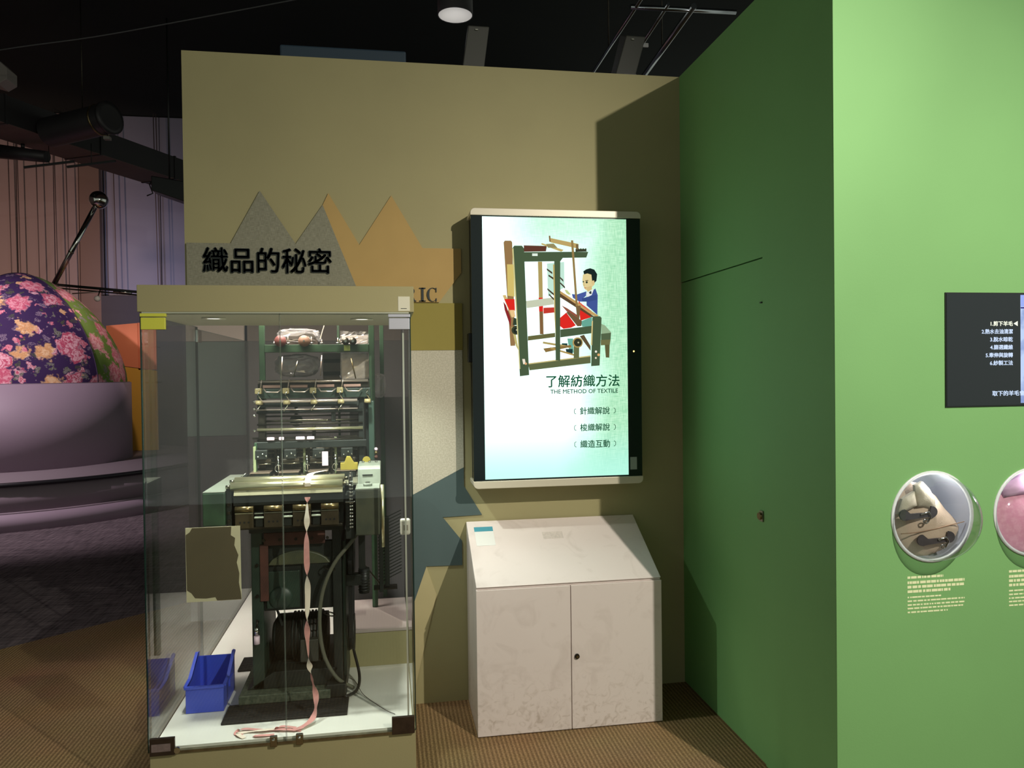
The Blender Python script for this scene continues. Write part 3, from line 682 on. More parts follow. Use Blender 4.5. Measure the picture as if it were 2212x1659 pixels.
pillow([(CX(u), CZ(v)) for u, v in body], cy0, 0.05, 'body', CL1, ct, 6, 0.003)
pillow([(CX(u), CZ(v)) for u, v in [(300,200),(375,165),(440,240),(490,330),(505,480),(380,420),(310,415)]], cy0-0.045, 0.012, 'collar', CL2, ct, 4)
pillow([(CX(u), CZ(v)) for u, v in [(130,480),(180,330),(300,260),(330,400),(240,440)]], cy0-0.043, 0.012, 'collar', CL2, ct, 4)
MB().tube([(CX(u), cy0-0.05, CZ(v)) for u, v in [(150,665),(300,660),(480,635),(640,600),(770,575)]], 0.0016, 6).build('seam', pm('brown_seam', (150, 120, 96), 0.9), ct)
DKL = pm('dark_leather', (70, 66, 70), 0.5, var=0.2, scale=60)
def clasp(uc, vc, s):
    def D(du, dv): return (CX(uc+du*s), CZ(vc+dv*s))
    e = [D(-150+55*math.cos(a), 55*math.sin(a)-10) for a in [PI/2+PI*i/8 for i in range(9)]]
    p = MB().prism(e+[D(-100,-20),(D(0,-25)),D(90,-20)]+[D(100+60*math.cos(a), -30+58*math.sin(a)) for a in [-PI/2+PI*i/8 for i in range(9)]]+[D(90,15),D(0,25),D(-100,35)], 'y', cy0-0.052, cy0-0.058).build('clasp_tab', DKL, ct)
    c = D(60, 10)
    MB().tube([(CX(uc-10*s), cy0-0.060, CZ(vc-10*s)), (CX(uc+60*s), cy0-0.064, CZ(vc-35*s)), (CX(uc+85*s), cy0-0.062, CZ(vc+5*s)), (CX(uc+45*s), cy0-0.066, CZ(vc+60*s))], 0.0034, 8).build('hook', CHROME, p)
    MB().tube([(CX(uc+30*s+22*s*math.cos(a)), cy0-0.064, CZ(vc+55*s+20*s*math.sin(a))) for a in [2*PI*i/12 for i in range(13)]], 0.0022, 6).build('ring', CHROME, p)
clasp(330, 490, 1.0); clasp(500, 745, 1.0)
pk = thing('pink_garment', 'pink spotted garment behind the round window at the picture edge', 'garment', (0.69, FY+0.1, 0.86))
PKM = pm('pink_cloth', (232, 160, 186), 0.85, rgb2=(240, 176, 198), scale=70); PK2 = pm('lilac_pink_cloth', (220, 176, 210), 0.85, var=0.05)
pillow([(0.69+0.17*math.cos(2*PI*i/16), 0.975+0.165*math.sin(2*PI*i/16)-0.01) for i in range(16)], cy0, 0.05, 'body', PKM, pk, 6, 0.002)
pillow([(0.60,1.06),(0.66,1.105),(0.80,1.10),(0.80,1.03),(0.70,1.035),(0.61,1.03)], cy0-0.042, 0.014, 'collar', PK2, pk, 4)
def caption(x0, rows, label):
    t = thing('caption_print', label, 'text', (x0, FY, 0.66), 'captions under the round windows')
    rnd = random.Random(int(x0*1000))
    for (z, h, w) in rows:
        m = MB(); x = x0
        while x < x0+w:
            a = min(rnd.uniform(0.005, 0.02), x0+w-x); m.box(x, x+a, FY-0.0006, FY+0.0004, z-h/2, z+h/2); x += a+rnd.uniform(0.001, 0.004)
        o = m.build('text_line', CAPM, t)
    return t
rows = [(0.797,0.007,0.125),(0.781,0.008,0.20),(0.767,0.008,0.20),(0.753,0.008,0.15),(0.735,0.0045,0.118),(0.723,0.0045,0.20),(0.711,0.0045,0.20),(0.700,0.0045,0.195),(0.688,0.0045,0.14)]
caption(0.242, rows, 'small cream caption lines under the round window with the beige coat')
caption(0.602, rows, 'small cream caption lines under the round window with the pink garment')

# ================================================================== GLASS DISPLAY CASE
XL, XR, YF, ZF, ZC = -2.168, -1.266, -0.63, 0.19, 1.668
CEILB = pm('case_ceiling_board', (186, 178, 152), 0.7)
CFLOOR = pm('case_white_floor', (226, 224, 214), 0.45, var=0.04, scale=6)
dc = thing('display_case', 'tall glass display case with olive base and header holding the ribbon loom', 'display case', (-1.717, 0.0, 0))
bx('base', OLIVE, dc, XL+0.004, XR-0.002, YF+0.006, 1.36, 0, ZF-0.012, 0.002)
bx('floor_board', CFLOOR, dc, XL+0.012, XR-0.012, YF+0.014, 1.35, ZF-0.012, ZF)
hd = bx('header', OLIVE, dc, -2.176, -1.254, YF, -0.001, ZC+0.004, 1.763, 0.002)
st = bx('header_sticker', pm('cream_sticker', (212, 208, 186), 0.6), hd, -1.309, -1.268, YF-0.0012, YF, 1.676, 1.727, 0.0)
bx('sticker_print_line', INK, st, -1.300, -1.279, YF-0.0016, YF-0.001, 1.6835, 1.6855)
bx('ceiling_board', CEILB, dc, XL+0.01, XR-0.01, YF+0.014, -0.03, ZC-0.004, ZC+0.003)
gt = 0.010
def pane(name, x0, x1, y0, y1, z0, z1): return bx(name, SGLASS if name == 'glass_side' else GLASS, dc, x0, x1, y0, y1, z0, z1)
pane('glass_door', XL+0.004, -1.7165, YF, YF+gt, 0.180, ZC)
pane('glass_door', -1.7135, XR-0.004, YF, YF+gt, 0.180, ZC)
pane('glass_side', XL, XL+gt, YF+gt+0.003, 0.118, ZF, ZC)
pane('glass_side', XL, XL+gt, 0.126, 1.345, ZF, ZC-0.01)
pane('glass_side', XR-gt, XR, YF+gt+0.003, -0.012, ZF, ZC)
# polished glass edges read as dark green lines
for (x0, x1, y0, y1, z0, z1) in ((XL, XL+0.0035, YF, YF+gt, 0.180, ZC), (XR-0.0035, XR, YF, YF+gt, 0.180, ZC),
                                 (XL, XL+gt, 0.118, 0.121, ZF, ZC)):
    bx('glass_edge', GEDGE, dc, x0, x1, y0, y1, z0, z1)
for x in (-1.7165, -1.7138): bx('glass_edge', pm('pale_glass_edge', (120, 130, 118), 0.2), dc, x, x+0.0006, YF, YF+gt, 0.182, ZC)
bx('bottom_channel', STEEL, dc, XL+0.006, XR-0.006, YF-0.002, YF+0.016, 0.172, 0.181)
bx('top_channel', pm('pale_metal_channel', (190, 190, 170), 0.4, 0.6), dc, XL+0.006, XR-0.006, YF+0.001, YF+0.014, ZC-0.001, ZC+0.004)
bx('pane_reflection', pm('pale_reflection_strip', (206, 204, 190), 0.35, 0.4), dc, XR-0.030, XR-0.024, YF+0.012, YF+0.024, 0.19, 1.60)  # pale strip stands in for the bright reflection down the right pane
# corner clamps: upper left wears a yellow-green tape, upper right is bare, lower ones dark
CLY = pm('yellow_green_tape', (206, 206, 70), 0.5); CLS = pm('brushed_clamp', (196, 196, 206), 0.4, 0.5); CLD = pm('dark_bronze_clamp', (70, 58, 48), 0.35, 0.6, var=0.2, scale=40)
def clamp(mat, x0, x1, z0, z1, cap, label):
    o = bx('corner_clamp', mat, dc, x0, x1, YF-0.012, YF-0.001, z0, z1, 0.002); o['label'] = label
    if cap: bx('clamp_cap', mat, o, x0-0.002, x1+0.002, YF-0.014, YF, z1+0.003, z1+0.014, 0.0015)
    return o
clamp(CLY, -2.162, -2.084, 1.612, 1.652, True, 'yellow-green taped clamp'); clamp(CLS, -1.343, -1.270, 1.610, 1.650, True, 'bare silver clamp')
a = clamp(CLD, -2.160, -2.079, 0.172, 0.232, False, 'dark bronze clamp'); clamp(CLD, -1.352, -1.272, 0.174, 0.236, False, 'dark bronze clamp')
bx('clamp_label', pm('worn_mauve_label', (120, 104, 100), 0.6, var=0.15, scale=80), a, -2.153, -2.092, YF-0.0135, YF-0.012, 0.187, 0.213)
for x in (-1.757, -1.670):
    o = bx('door_clip', pm('chrome_dark', (150, 146, 130), 0.18, 1.0), dc, x-0.0125, x+0.0125, YF-0.009, YF+0.002, 0.166, 0.205, 0.003)
    MB().ball((x, YF-0.010, 0.192), 0.006, 12).build('clip_screw', CHROME, o)
MB().cyl((-2.072, YF-0.004, 0.186), (-2.072, YF-0.012, 0.186), 0.010, n=16).build('clamp_screw', CHROME, dc)
# hinge at the seam of the left panes
bx('pane_clip', CHROME, dc, XL+0.010, XL+0.020, 0.085, 0.15, 1.60, 1.655, 0.002)
# downlights sunk in the case ceiling
for k, (x, y) in enumerate(((-1.965, -0.47), (-1.442, -0.43))):
    o = MB().lathe([(0.030, 0.004), (0.042, 0.0), (0.042, -0.006), (0.030, -0.004)], (x, y, ZC-0.004), n=24).build('downlight', SILV, dc)
    MB().cyl((x, y, ZC-0.0035), (x, y, ZC-0.0065), 0.028, n=20).build('lens', em('downlight_lens', (255, 250, 236), 3.0), o)
    l = bpy.data.lights.new('case_downlight', 'SPOT'); l.energy = 42.0; l.color = (0.95, 1.0, 0.92); l.spot_size = math.radians(125); l.spot_blend = 0.7; l.shadow_soft_size = 0.02
    lo_ = bpy.data.objects.new('case_downlight', l); COL.objects.link(lo_); lo_.location = (x, y, ZC-0.012)
# rear of the case, behind the exhibit wall
MAUVE = pm('rear_panel_mauve', (112, 108, 108), 0.8, var=0.03); RWHITE = pm('rear_panel_white', (226, 206, 200), 0.7)
bx('rear_panel', MAUVE, dc, -2.165, -1.10, 1.352, 1.372, 0.0, 1.66)
pt = thing('partition_screen', 'narrow pale partition screen standing beside the rear of the glass case', 'partition', (-2.35, 1.40, 0))
bx('top_board', RWHITE, pt, -2.52, -2.19, 1.39, 1.42, 1.662, 1.93, 0.002)
bx('middle_board', pm('partition_grey_teal', (150, 166, 160), 0.6), pt, -2.52, -2.19, 1.39, 1.42, 1.10, 1.66, 0.002)
bx('lower_board', pm('partition_mauve', (104, 94, 100), 0.7), pt, -2.52, -2.19, 1.39, 1.42, 0.0, 1.098, 0.002)
bx('rear_fascia', pm('rear_fascia_grey', (136, 124, 120), 0.8), dc, -2.165, -1.10, 1.352, 1.372, 1.661, 1.93)
bx('rear_side_panel', MAUVE, dc, -1.262, -1.245, 0.081, 1.351, 0.19, 2.0)
bx('rear_step', OLIVE, dc, -1.545, XR-0.012, -0.02, 0.43, ZF, 0.335, 0.001)
bx('step_lid', pm('step_lid_grey', (178, 164, 158), 0.6), dc, -1.545, XR-0.012, -0.022, 0.43, 0.337, 0.350, 0.001)
bx('rear_screen', MAUVE, dc, -1.545, XR-0.012, 0.476, 0.486, ZF, 1.34)
l = bpy.data.lights.new('rear_case_light', 'AREA'); l.energy = 13; l.color = (1.0, 0.88, 0.82); l.shape = 'RECTANGLE'; l.size = 0.5; l.size_y = 0.10
lo_ = bpy.data.objects.new('rear_case_light', l); COL.objects.link(lo_); lo_.location = (-1.78, 0.19, 1.99)
l = bpy.data.lights.new('rear_floor_light', 'AREA'); l.energy = 2.6; l.color = (1.0, 0.88, 0.82); l.shape = 'RECTANGLE'; l.size = 0.4; l.size_y = 0.12; l.spread = math.radians(45)
lo_ = bpy.data.objects.new('rear_floor_light', l); COL.objects.link(lo_); lo_.location = (-1.90, 0.70, 2.30)
bx('rear_light_housing', BLACKP, dc, -2.11, -1.69, 0.63, 0.77, 2.305, 2.35)
bx('rear_light_housing', BLACKP, dc, -2.05, -1.50, 0.13, 0.25, 1.995, 2.04)
# white contact box on the right pane
sw = thing('contact_box', 'small white plastic contact box on the right pane of the glass case', 'sensor', (-1.285, -0.55, 0.87))
bx('body', pm('white_plastic', (214, 206, 192), 0.4), sw, -1.312, XR-gt-0.0005, -0.575, -0.545, 0.868, 0.925, 0.006)
bx('printed_mark', pm('grey_print', (150, 140, 126), 0.6), sw, -1.300, -1.284, -0.5762, -0.5752, 0.885, 0.905)

# ================================================================== THINGS IN THE CASE
# torn notice stuck inside the glass door
nb = thing('torn_notice', 'brown notice sheet with torn cream edges stuck inside the glass door', 'notice', (-1.95, YF+gt+0.002, 0.68))
y = YF+gt+0.0008
MB().prism([(-2.038,0.681),(-2.038,0.936),(-1.859,0.936),(-1.858,0.681)], 'y', y+0.0012, y+0.0002).build('backing', CREAM, nb)
BRNP = pm('brown_notice_face', (98, 88, 66), 0.55, var=0.08, scale=7)
face = [(-2.036,0.722),(-2.037,0.912),(-2.024,0.921),(-2.016,0.935),(-1.888,0.935),(-1.890,0.905),(-1.876,0.895),(-1.879,0.870),(-1.866,0.835),(-1.872,0.810),(-1.864,0.772),(-1.866,0.740),(-1.860,0.704),(-1.8585,0.682),(-1.938,0.682),(-1.944,0.694),(-1.975,0.691),(-2.010,0.694),(-2.022,0.712)]
MB().prism(face, 'y', y+0.0001, y-0.0004).build('printed_face', BRNP, nb)
# rubber mats
RUB = pm('black_rubber', (26, 25, 24), 0.75, bump=0.5, bscale=90)
def mat_strip(x0, x1, y0, y1, label):
    t = thing('rubber_mat', label, 'mat', ((x0+x1)/2, (y0+y1)/2, ZF), 'rubber mats under the loom')
    bx('sheet', RUB, t, x0, x1, y0, y1, ZF+0.0005, ZF+0.009, 0.001)
    m = MB(); k = y0+0.006
    while k < y1-0.006: m.box(x0+0.002, x1-0.002, k, k+0.004, ZF+0.009, ZF+0.011); k += 0.012
    m.build('ribs', RUB, t)
mat_strip(-1.962, -1.515, -0.487, -0.335, 'black ribbed rubber mat under the front foot of the loom')
mat_strip(-1.998, -1.60, 0.02, 0.17, 'black ribbed rubber mat under the rear foot of the loom')
# blue parts bin
BLUE = pm('blue_plastic', (58, 80, 196), 0.4, var=0.05, scale=6)
bn = thing('blue_parts_bin', 'blue open-front plastic parts bin on the case floor', 'bin', (-2.045, -0.27, ZF))
def bin_():
    x0, x1, y0, y1, z0 = -2.112, -1.976, -0.362, -0.150, ZF+0.001
    zf, zb, w = ZF+0.100, ZF+0.162, 0.004
    bx('bottom', BLUE, bn, x0+0.004, x1-0.004, y0, y1, z0, z0+0.004)
    bx('front_wall', BLUE, bn, x0, x1, y0-0.002, y0+w, z0, zf, 0.001)
    bx('rear_wall', BLUE, bn, x0, x1, y1-w, y1, z0, zb-0.02, 0.001)
    for x, nm in ((x0, 'side_wall'), (x1-w, 'side_wall')):
        MB().prism([(y0+w, z0), (y1-w, z0), (y1-w, zb), (y1-0.03, zb+0.004), (y0+0.07, zf+0.004), (y0+w, zf)], 'x', x, x+w).build(nm, BLUE, bn, 0.001)
        s = -1 if x == x0 else 1
        MB().bar((x+w/2+s*0.004, y0+0.004, zf-0.002), (x+w/2+s*0.004, y0+0.07, zf+0.002), 0.012, 0.008).build('rim', BLUE, bn)
        MB().bar((x+w/2+s*0.004, y0+0.07, zf+0.002), (x+w/2+s*0.004, y1-0.02, zb), 0.012, 0.008).build('rim', BLUE, bn)
    MB().bar((x0-0.003, y0-0.004, zf-0.002), (x1+0.003, y0-0.004, zf-0.002), 0.010, 0.010).build('rim', BLUE, bn)
    bx('label_slot', BLUE, bn, x1, x1+0.006, y0+0.09, y0+0.15, z0+0.055, z0+0.085, 0.001)
bin_()
# roll of tape on the loom's foot plate
tr = thing('tape_roll', 'small brown roll of tape lying on the foot plate of the loom', 'tape', (-1.868, -0.20, 0.236))
MB().lathe([(0.012,0.0),(0.028,0.0),(0.028,0.018),(0.012,0.018),(0.012,0.0)], (-1.868,-0.20,0.2365), n=28).build('roll', pm('brown_tape', (96, 78, 70), 0.4), tr)
MB().lathe([(0.0095,0.0),(0.0118,0.0),(0.0118,0.019),(0.0095,0.019),(0.0095,0.0)], (-1.868,-0.20,0.2365), n=24).build('core', pm('card_core', (120, 100, 84), 0.8), tr)

# ------------------------------------------------------------------ the ribbon loom
lm = thing('ribbon_loom', 'old green four-head ribbon weaving machine standing in the glass case', 'loom', (-1.70, -0.05, 0.201))
Z0 = 0.2015
bx('foot_plate', pm('speckled_iron', (70, 80, 66), 0.55, 0.2, rgb2=(96, 102, 86), scale=60), lm, -1.925, -1.585, -0.352, 0.14, Z0, Z0+0.034, 0.003)
MB().prism([(-1.925+0.02, Z0+0.034), (-1.60, Z0+0.034), (-1.555, Z0+0.10), (-1.80, Z0+0.10)], 'y', -0.30, 0.10).build('foot_web', MDARK, lm, 0.003)
bx('foot_rail', MDARK, lm, -1.60, -1.525, -0.345, 0.12, Z0, Z0+0.05, 0.003)
# lower columns and cross panels
MGRD = pm('machine_dark_green', (34, 50, 40), 0.45, var=0.3, scale=10)
bx('column', MGRD, lm, -1.880, -1.836, -0.30, 0.02, Z0+0.034, 0.855, 0.004)
bx('column', MDARK, lm, -1.574, -1.540, -0.30, 0.02, Z0+0.034, 0.855, 0.004)
bx('column', MGRD, lm, -1.538, -1.526, -0.26, 0.02, Z0+0.034, 0.79, 0.003)
for z in (0.72, 0.60, 0.47): cy('column_bolt', STEELD, lm, (-1.858,-0.300,z), (-1.858,-0.308,z), 0.007, n=6)
up = bx('front_panel', MDARK, lm, -1.836, -1.574, -0.285, -0.26, 0.535, 0.80, 0.003)
bx('front_panel', MGRD, lm, -1.825, -1.700, -0.292, -0.285, 0.545, 0.690, 0.003)
bx('front_panel', MDARK, lm, -1.690, -1.586, -0.294, -0.285, 0.540, 0.720, 0.003)
MB().lathe([(0.046,0.0),(0.040,0.008),(0.0,0.010)], (-1.772,-0.292,0.585), (0,-1,0), 28).build('round_cover', MGRD, up)
hump = [(-0.075*1.6+0.15*1.6*i/14, 0.055*math.sin(PI*i/14)**0.6) for i in range(15)]
MB().prism([(-1.70+a, 0.715+b) for a, b in hump], 'y', -0.30, -0.24).build('worm_cover', pm('worn_olive_enamel', (76, 78, 56), 0.45, rgb2=(58, 62, 48), scale=14), lm, 0.004)
bx('rust_plate', RUST, lm, -1.846, -1.815, -0.306, -0.30, 0.58, 0.80, 0.001)
bx('chain_guard', RUST, lm, -1.83, -1.60, -0.31, -0.29, 0.795, 0.845, 0.003)
bx('top_beam', MDARK, lm, -1.885, -1.525, -0.31, 0.05, 0.845, 0.885, 0.004)
for x in (-1.83,-1.77,-1.71,-1.65,-1.59): MB().cyl((x,-0.312,0.818),(x,-0.316,0.818),0.006,n=8).build('bolt_head', STEELD, lm)
# motor
mt = MB().cyl((-1.805,-0.14,0.385), (-1.605,-0.14,0.385), 0.092, n=32).build('motor', pm('motor_brown_black', (44, 38, 32), 0.5, 0.2, var=0.2, scale=10), lm)
m = MB()
for k in range(9):
    x = -1.742+k*0.014; m.lathe([(0.088,0.0),(0.099,0.0),(0.099,0.005),(0.088,0.005)], (x,-0.14,0.385), (1,0,0), 32)
m.build('cooling_fins', MDARK, mt); bx('terminal_box', pm('terminal_box_grey', (54, 54, 46), 0.5), mt, -1.706, -1.636, -0.262, -0.23, 0.315, 0.405, 0.004)
MB().cyl((-1.805,-0.14,0.385), (-1.822,-0.14,0.385), 0.088, 0.06, n=28).build('fan_cowl', MDARK, mt)
bx('motor_foot', MDARK, lm, -1.78, -1.63, -0.22, -0.06, Z0+0.1, 0.305, 0.003)
MB().bar((-1.80,-0.20,0.515), (-1.765,-0.20,0.40), 0.012, 0.008).build('belt_arm', MDARK, lm)
cy('lever_pin', CHROME, lm, (-1.858,-0.33,0.462), (-1.858,-0.33,0.490), 0.008); cy('lever_grip', PINKW, lm, (-1.858,-0.33,0.425), (-1.858,-0.33,0.455), 0.011)
MB().tube([(-1.857,-0.30,0.50),(-1.857,-0.325,0.515),(-1.857,-0.33,0.485)], 0.004, 8).build('lever_rod', STEELD, lm)
# right side: belt, pulleys, hose, cable
MB().lathe([(0.05,-0.012),(0.075,-0.012),(0.068,0.0),(0.075,0.012),(0.05,0.012),(0.05,-0.012)], (-1.51,-0.14,0.385), (1,0,0), 32).build('motor_pulley', MDARK, lm)
MB().lathe([(0.02,-0.012),(0.11,-0.012),(0.104,0.0),(0.11,0.012),(0.02,0.012),(0.02,-0.012)], (-1.51,-0.10,0.70), (1,0,0), 36).build('drive_pulley', MDARK, lm)
for yy in (-0.215, 0.0): MB().bar((-1.51, -0.14+(0.075 if yy > -0.1 else -0.075), 0.385), (-1.51, -0.10+(0.11 if yy > -0.1 else -0.11), 0.70), 0.016, 0.008, (0,1,0)).build('drive_belt', BLACKP, lm)
def smooth(pts, n=8):
    P = [Vector(p) for p in pts]; P = [P[0]*2-P[1]]+P+[P[-1]*2-P[-2]]; out = []
    for i in range(1, len(P)-2):
        for k in range(n):
            t = k/n; a, b, c, d = P[i-1], P[i], P[i+1], P[i+2]
            out.append(0.5*((2*b)+(-a+c)*t+(2*a-5*b+4*c-d)*t*t+(-a+3*b-3*c+d)*t**3))
    return out+[P[-2]]
HOSE = pm('grey_hose', (92, 92, 78), 0.45)
MB().tube(smooth([(-1.47,-0.33,0.84),(-1.50,-0.34,0.80),(-1.565,-0.345,0.72),(-1.61,-0.345,0.61),(-1.622,-0.345,0.48),(-1.605,-0.34,0.36),(-1.56,-0.33,0.27),(-1.50,-0.30,0.215)]), 0.0075, 10).build('grey_hose', HOSE, lm)
MB().tube(smooth([(-1.545,-0.05,0.36),(-1.52,-0.06,0.35),(-1.505,-0.10,0.29),(-1.48,-0.20,0.225),(-1.487,-0.30,0.205),(-1.53,-0.36,0.206)]), 0.006, 8).build('black_cable', BLACKP, lm)
m = MB(); m.tube(smooth([(-1.56,-0.14,0.206),(-1.50,-0.20,0.203),(-1.46,-0.33,0.197),(-1.38,-0.47,0.194),(-1.34,-0.52,0.194)]), 0.0012, 5); m.build('loose_wire', STEELD, lm)
for z in (0.70, 0.52): MB().lathe([(0.020,-0.002),(0.024,-0.002),(0.024,0.002),(0.020,0.002),(0.020,-0.002)], (-1.585,-0.32,z), (0.3,0,1), 16).build('hose_clip', STEELD, lm)
# weight arms to the right
bx('weight_arm', MDARK, lm, -1.475, -1.449, -0.22, -0.20, 0.575, 0.86, 0.002)
wk = MB().cyl((-1.455,-0.21,0.565), (-1.455,-0.21,0.665), 0.022, n=20).build('ribbed_weight', BLACKP, lm)
m = MB()
for k in range(8): m.lathe([(0.021,0),(0.0245,0.003),(0.021,0.006)], (-1.455,-0.21,0.575+k*0.011), n=20)
m.build('weight_ribs', BLACKP, wk)
bx('weight_bracket', MDARK, lm, -1.53, -1.46, -0.23, -0.19, 0.60, 0.645, 0.003)
bx('rear_arm', MDARK, lm, -1.395, -1.378, -0.10, -0.08, 0.53, 0.88, 0.002); MB().bar((-1.46,-0.12,0.66), (-1.385,-0.09,0.555), 0.006, 0.006).build('brace', STEELD, lm)
# comb of drop wires standing out to the right
m = MB()
for k in range(20):
    z = 0.82-k*0.014; m.bar((-1.40,-0.04,z), (-1.30,-0.02,z+0.042), 0.0018, 0.004)
m.build('drop_wires', MDARK, lm); bx('drop_wire_bar', MDARK, lm, -1.372, -1.352, -0.05, -0.03, 0.54, 0.84, 0.002)
bx('wire_shoe', STEELD, lm, -1.42, -1.32, -0.06, 0.0, 0.530, 0.536)
# take-up unit
sb = bx('side_box', MGREEN, lm, -2.020, -1.942, -0.452, 0.05, 0.906, 1.028, 0.004)
bx('side_box_lid', MGREY, sb, -2.019, -1.943, -0.451, 0.049, 1.0285, 1.031)
bx('end_plate', MDARK, lm, -1.942, -1.922, -0.43, -0.05, 0.885, 1.045, 0.003)
for z in (0.92, 0.95, 0.98): cy('plate_bolt', STEELD, lm, (-1.932,-0.43,z), (-1.932,-0.437,z), 0.006, n=6)
bx('roller_housing', MDARK, lm, -1.922, -1.52, -0.385, -0.06, 0.885, 1.02, 0.004)
bx('table_plate', pm('pale_worn_table', (150, 148, 128), 0.35, 0.5, var=0.15, scale=20), lm, -1.94, -1.47, -0.33, 0.06, 1.022, 1.032, 0.001)
RCH = pm('polished_roller', (226, 218, 178), 0.30, 0.9)
for i, (yy, zz, rr, x0, x1) in enumerate(((-0.385,1.058,0.0165,-1.918,-1.517), (-0.425,1.044,0.0165,-1.925,-1.522))):
    o = cy('take_up_roller', RCH, lm, (x0,yy,zz), (x1,yy,zz), rr, n=28)
    for a, b in ((x0-0.018, x0), (x1, x1+0.014)): cy('roller_journal', STEEL, o, (a,yy,zz), (b,yy,zz), 0.007)
MB().prism([(-0.447,1.014),(-0.437,1.031),(-0.432,1.031),(-0.432,1.008)], 'x', -1.912, -1.522).build('front_bar', RCH, lm)
MB().box(-1.915,-1.52,-0.434,-0.40,0.975,1.012).build('front_apron', MDARK, lm)
for k, (x0, x1) in enumerate(((-1.908,-1.843),(-1.806,-1.740),(-1.703,-1.638),(-1.601,-1.537))):
    pd = bx('tension_pad', pm('pad_brown_steel', (84, 74, 58), 0.4, 0.7, var=0.2, scale=30), lm, x0, x1, -0.450, -0.438, 0.893, 0.950, 0.002)
    MB().cyl((x0,-0.441,0.962), (x1,-0.441,0.962), 0.0125, n=20).build('brass_sleeve', BRASS, pd)
    bx('sleeve_tab', STEEL, pd, x0+0.001, x1-0.001, -0.455, -0.450, 0.947, 0.951)
    for j in range(3): MB().cyl((x0+0.018+j*0.015,-0.4495,0.915), (x0+0.018+j*0.015,-0.4515,0.915), 0.004, n=10).build('pad_hole', BLACKP, pd)
    if k < 3:
        bx('spacer_block', MDARK, lm, x1+0.004, x1+0.033, -0.44, -0.42, 0.895, 0.938, 0.002)
        bx('pale_lever', pm('pale_lever_enamel', (176, 184, 164), 0.35), lm, x1+0.002, x1+0.036, -0.452, -0.436, 0.928, 0.934, 0.002)
        bx('dark_lever', MGREY, lm, x1+0.003, x1+0.035, -0.446, -0.436, 0.944, 0.947)
bx('pad_rail', STEELD, lm, -1.915, -1.525, -0.437, -0.405, 0.885, 0.895, 0.002)
# gear box at the right
gb = bx('gear_box', pm('gear_box_enamel', (70, 72, 56), 0.5, rgb2=(58, 62, 50), scale=18), lm, -1.474, -1.386, -0.452, -0.12, 0.848, 1.018, 0.004)
bx('gear_box_lid', MGREY, gb, -1.475, -1.385, -0.453, -0.30, 1.018, 1.026, 0.002)
MB().prism([(-0.335,1.026),(-0.315,1.082),(-0.30,1.092),(-0.12,1.092),(-0.12,1.018),(-0.335,1.018)], 'x', -1.470, -1.382).build('gear_hood', MGREY, gb, 0.003)
cy('oil_cap', MGREY, gb, (-1.430,-0.392,1.026), (-1.430,-0.392,1.036), 0.017, n=24); cy('oil_cap_knob', CHROME, gb, (-1.430,-0.392,1.036), (-1.430,-0.392,1.042), 0.009, n=18)
for x in (-1.452,-1.427,-1.400): MB().ball((x,-0.20,1.096), 0.006, 10).build('dome_nut', CHROME, gb)
bx('hood_slot', BLACKP, gb, -1.452, -1.412, -0.328, -0.322, 1.058, 1.061)
cy('polished_shaft', RCH, gb, (-1.376,-0.40,0.79), (-1.376,-0.40,1.03), 0.007)
# sprocket and chain between roller and gear box
sp = cy('sprocket', MDARK, lm, (-1.500,-0.40,1.045), (-1.487,-0.40,1.045), 0.036, n=24)
m = MB()
for k in range(18):
    a = 2*PI*k/18; m.bar((-1.494,-0.40+0.034*math.cos(a),1.045+0.034*math.sin(a)), (-1.494,-0.40+0.043*math.cos(a),1.045+0.043*math.sin(a)), 0.010, 0.006, (1,0,0))
m.build('teeth', STEELD, sp)
m = MB()
for k in range(14):
    z = 1.05-k*0.013; m.ball((-1.494,-0.442,z), 0.0052, 8); m.ball((-1.487,-0.442,z), 0.0045, 8)
m.build('chain', CHROME, lm); bx('chain_latch', CHROME, lm, -1.512, -1.478, -0.452, -0.44, 0.973, 0.979, 0.001)
bx('chain_case', MDARK, lm, -1.515, -1.478, -0.42, -0.15, 0.83, 1.0, 0.004)
# weaving heads: table blocks, posts, rails, guides
HX = [-1.855, -1.742, -1.628, -1.514]
for i, x in enumerate(HX):
    hb = bx('weaving_head', MDARK, lm, x-0.046, x+0.030, -0.17, -0.08, 1.034, 1.058, 0.003)
    bx('head_cover', pm('pinkish_worn_steel', (150, 132, 116), 0.35, 0.6), hb, x-0.047, x+0.031, -0.172, -0.09, 1.058, 1.062, 0.001)
    bx('head_bracket', STEELD, hb, x-0.046, x-0.030, -0.176, -0.172, 1.036, 1.056)
    if i: 
        MB().tube([(x-0.052+0.012*math.cos(a),-0.15,1.075+0.014*math.sin(a)) for a in [0.6+4.6*k/14 for k in range(15)]], 0.0018, 6).build('guide_loop', CHROME, hb)
        cy('guide_pin', CHROME, hb, (x-0.050,-0.145,1.062), (x-0.052,-0.145,1.118), 0.003, n=8); MB().ball((x-0.052,-0.145,1.12), 0.0055, 8).build('guide_knob', CHROME, hb)
    bx('reed_frame', STEELD, hb, x-0.050, x+0.034, -0.075, -0.067, 1.19, 1.197); bx('reed_frame', STEELD, hb, x-0.050, x+0.034, -0.075, -0.067, 1.062, 1.069)
    m = MB()
    for k in range(22): m.bar((x-0.046+k*0.0036,-0.071,1.069), (x-0.046+k*0.0036,-0.071,1.19), 0.0008, 0.002)
    m.build('reed_wires', STEELD, hb)
    bx('shuttle', pm('shuttle_dark_wood', (60, 52, 38), 0.4), hb, x-0.044, x+0.026, -0.105, -0.085, 1.094, 1.108, 0.003)
    cy('shuttle_rod', STEEL, hb, (x-0.045,-0.11,1.090), (x+0.028,-0.11,1.090), 0.003, n=8)
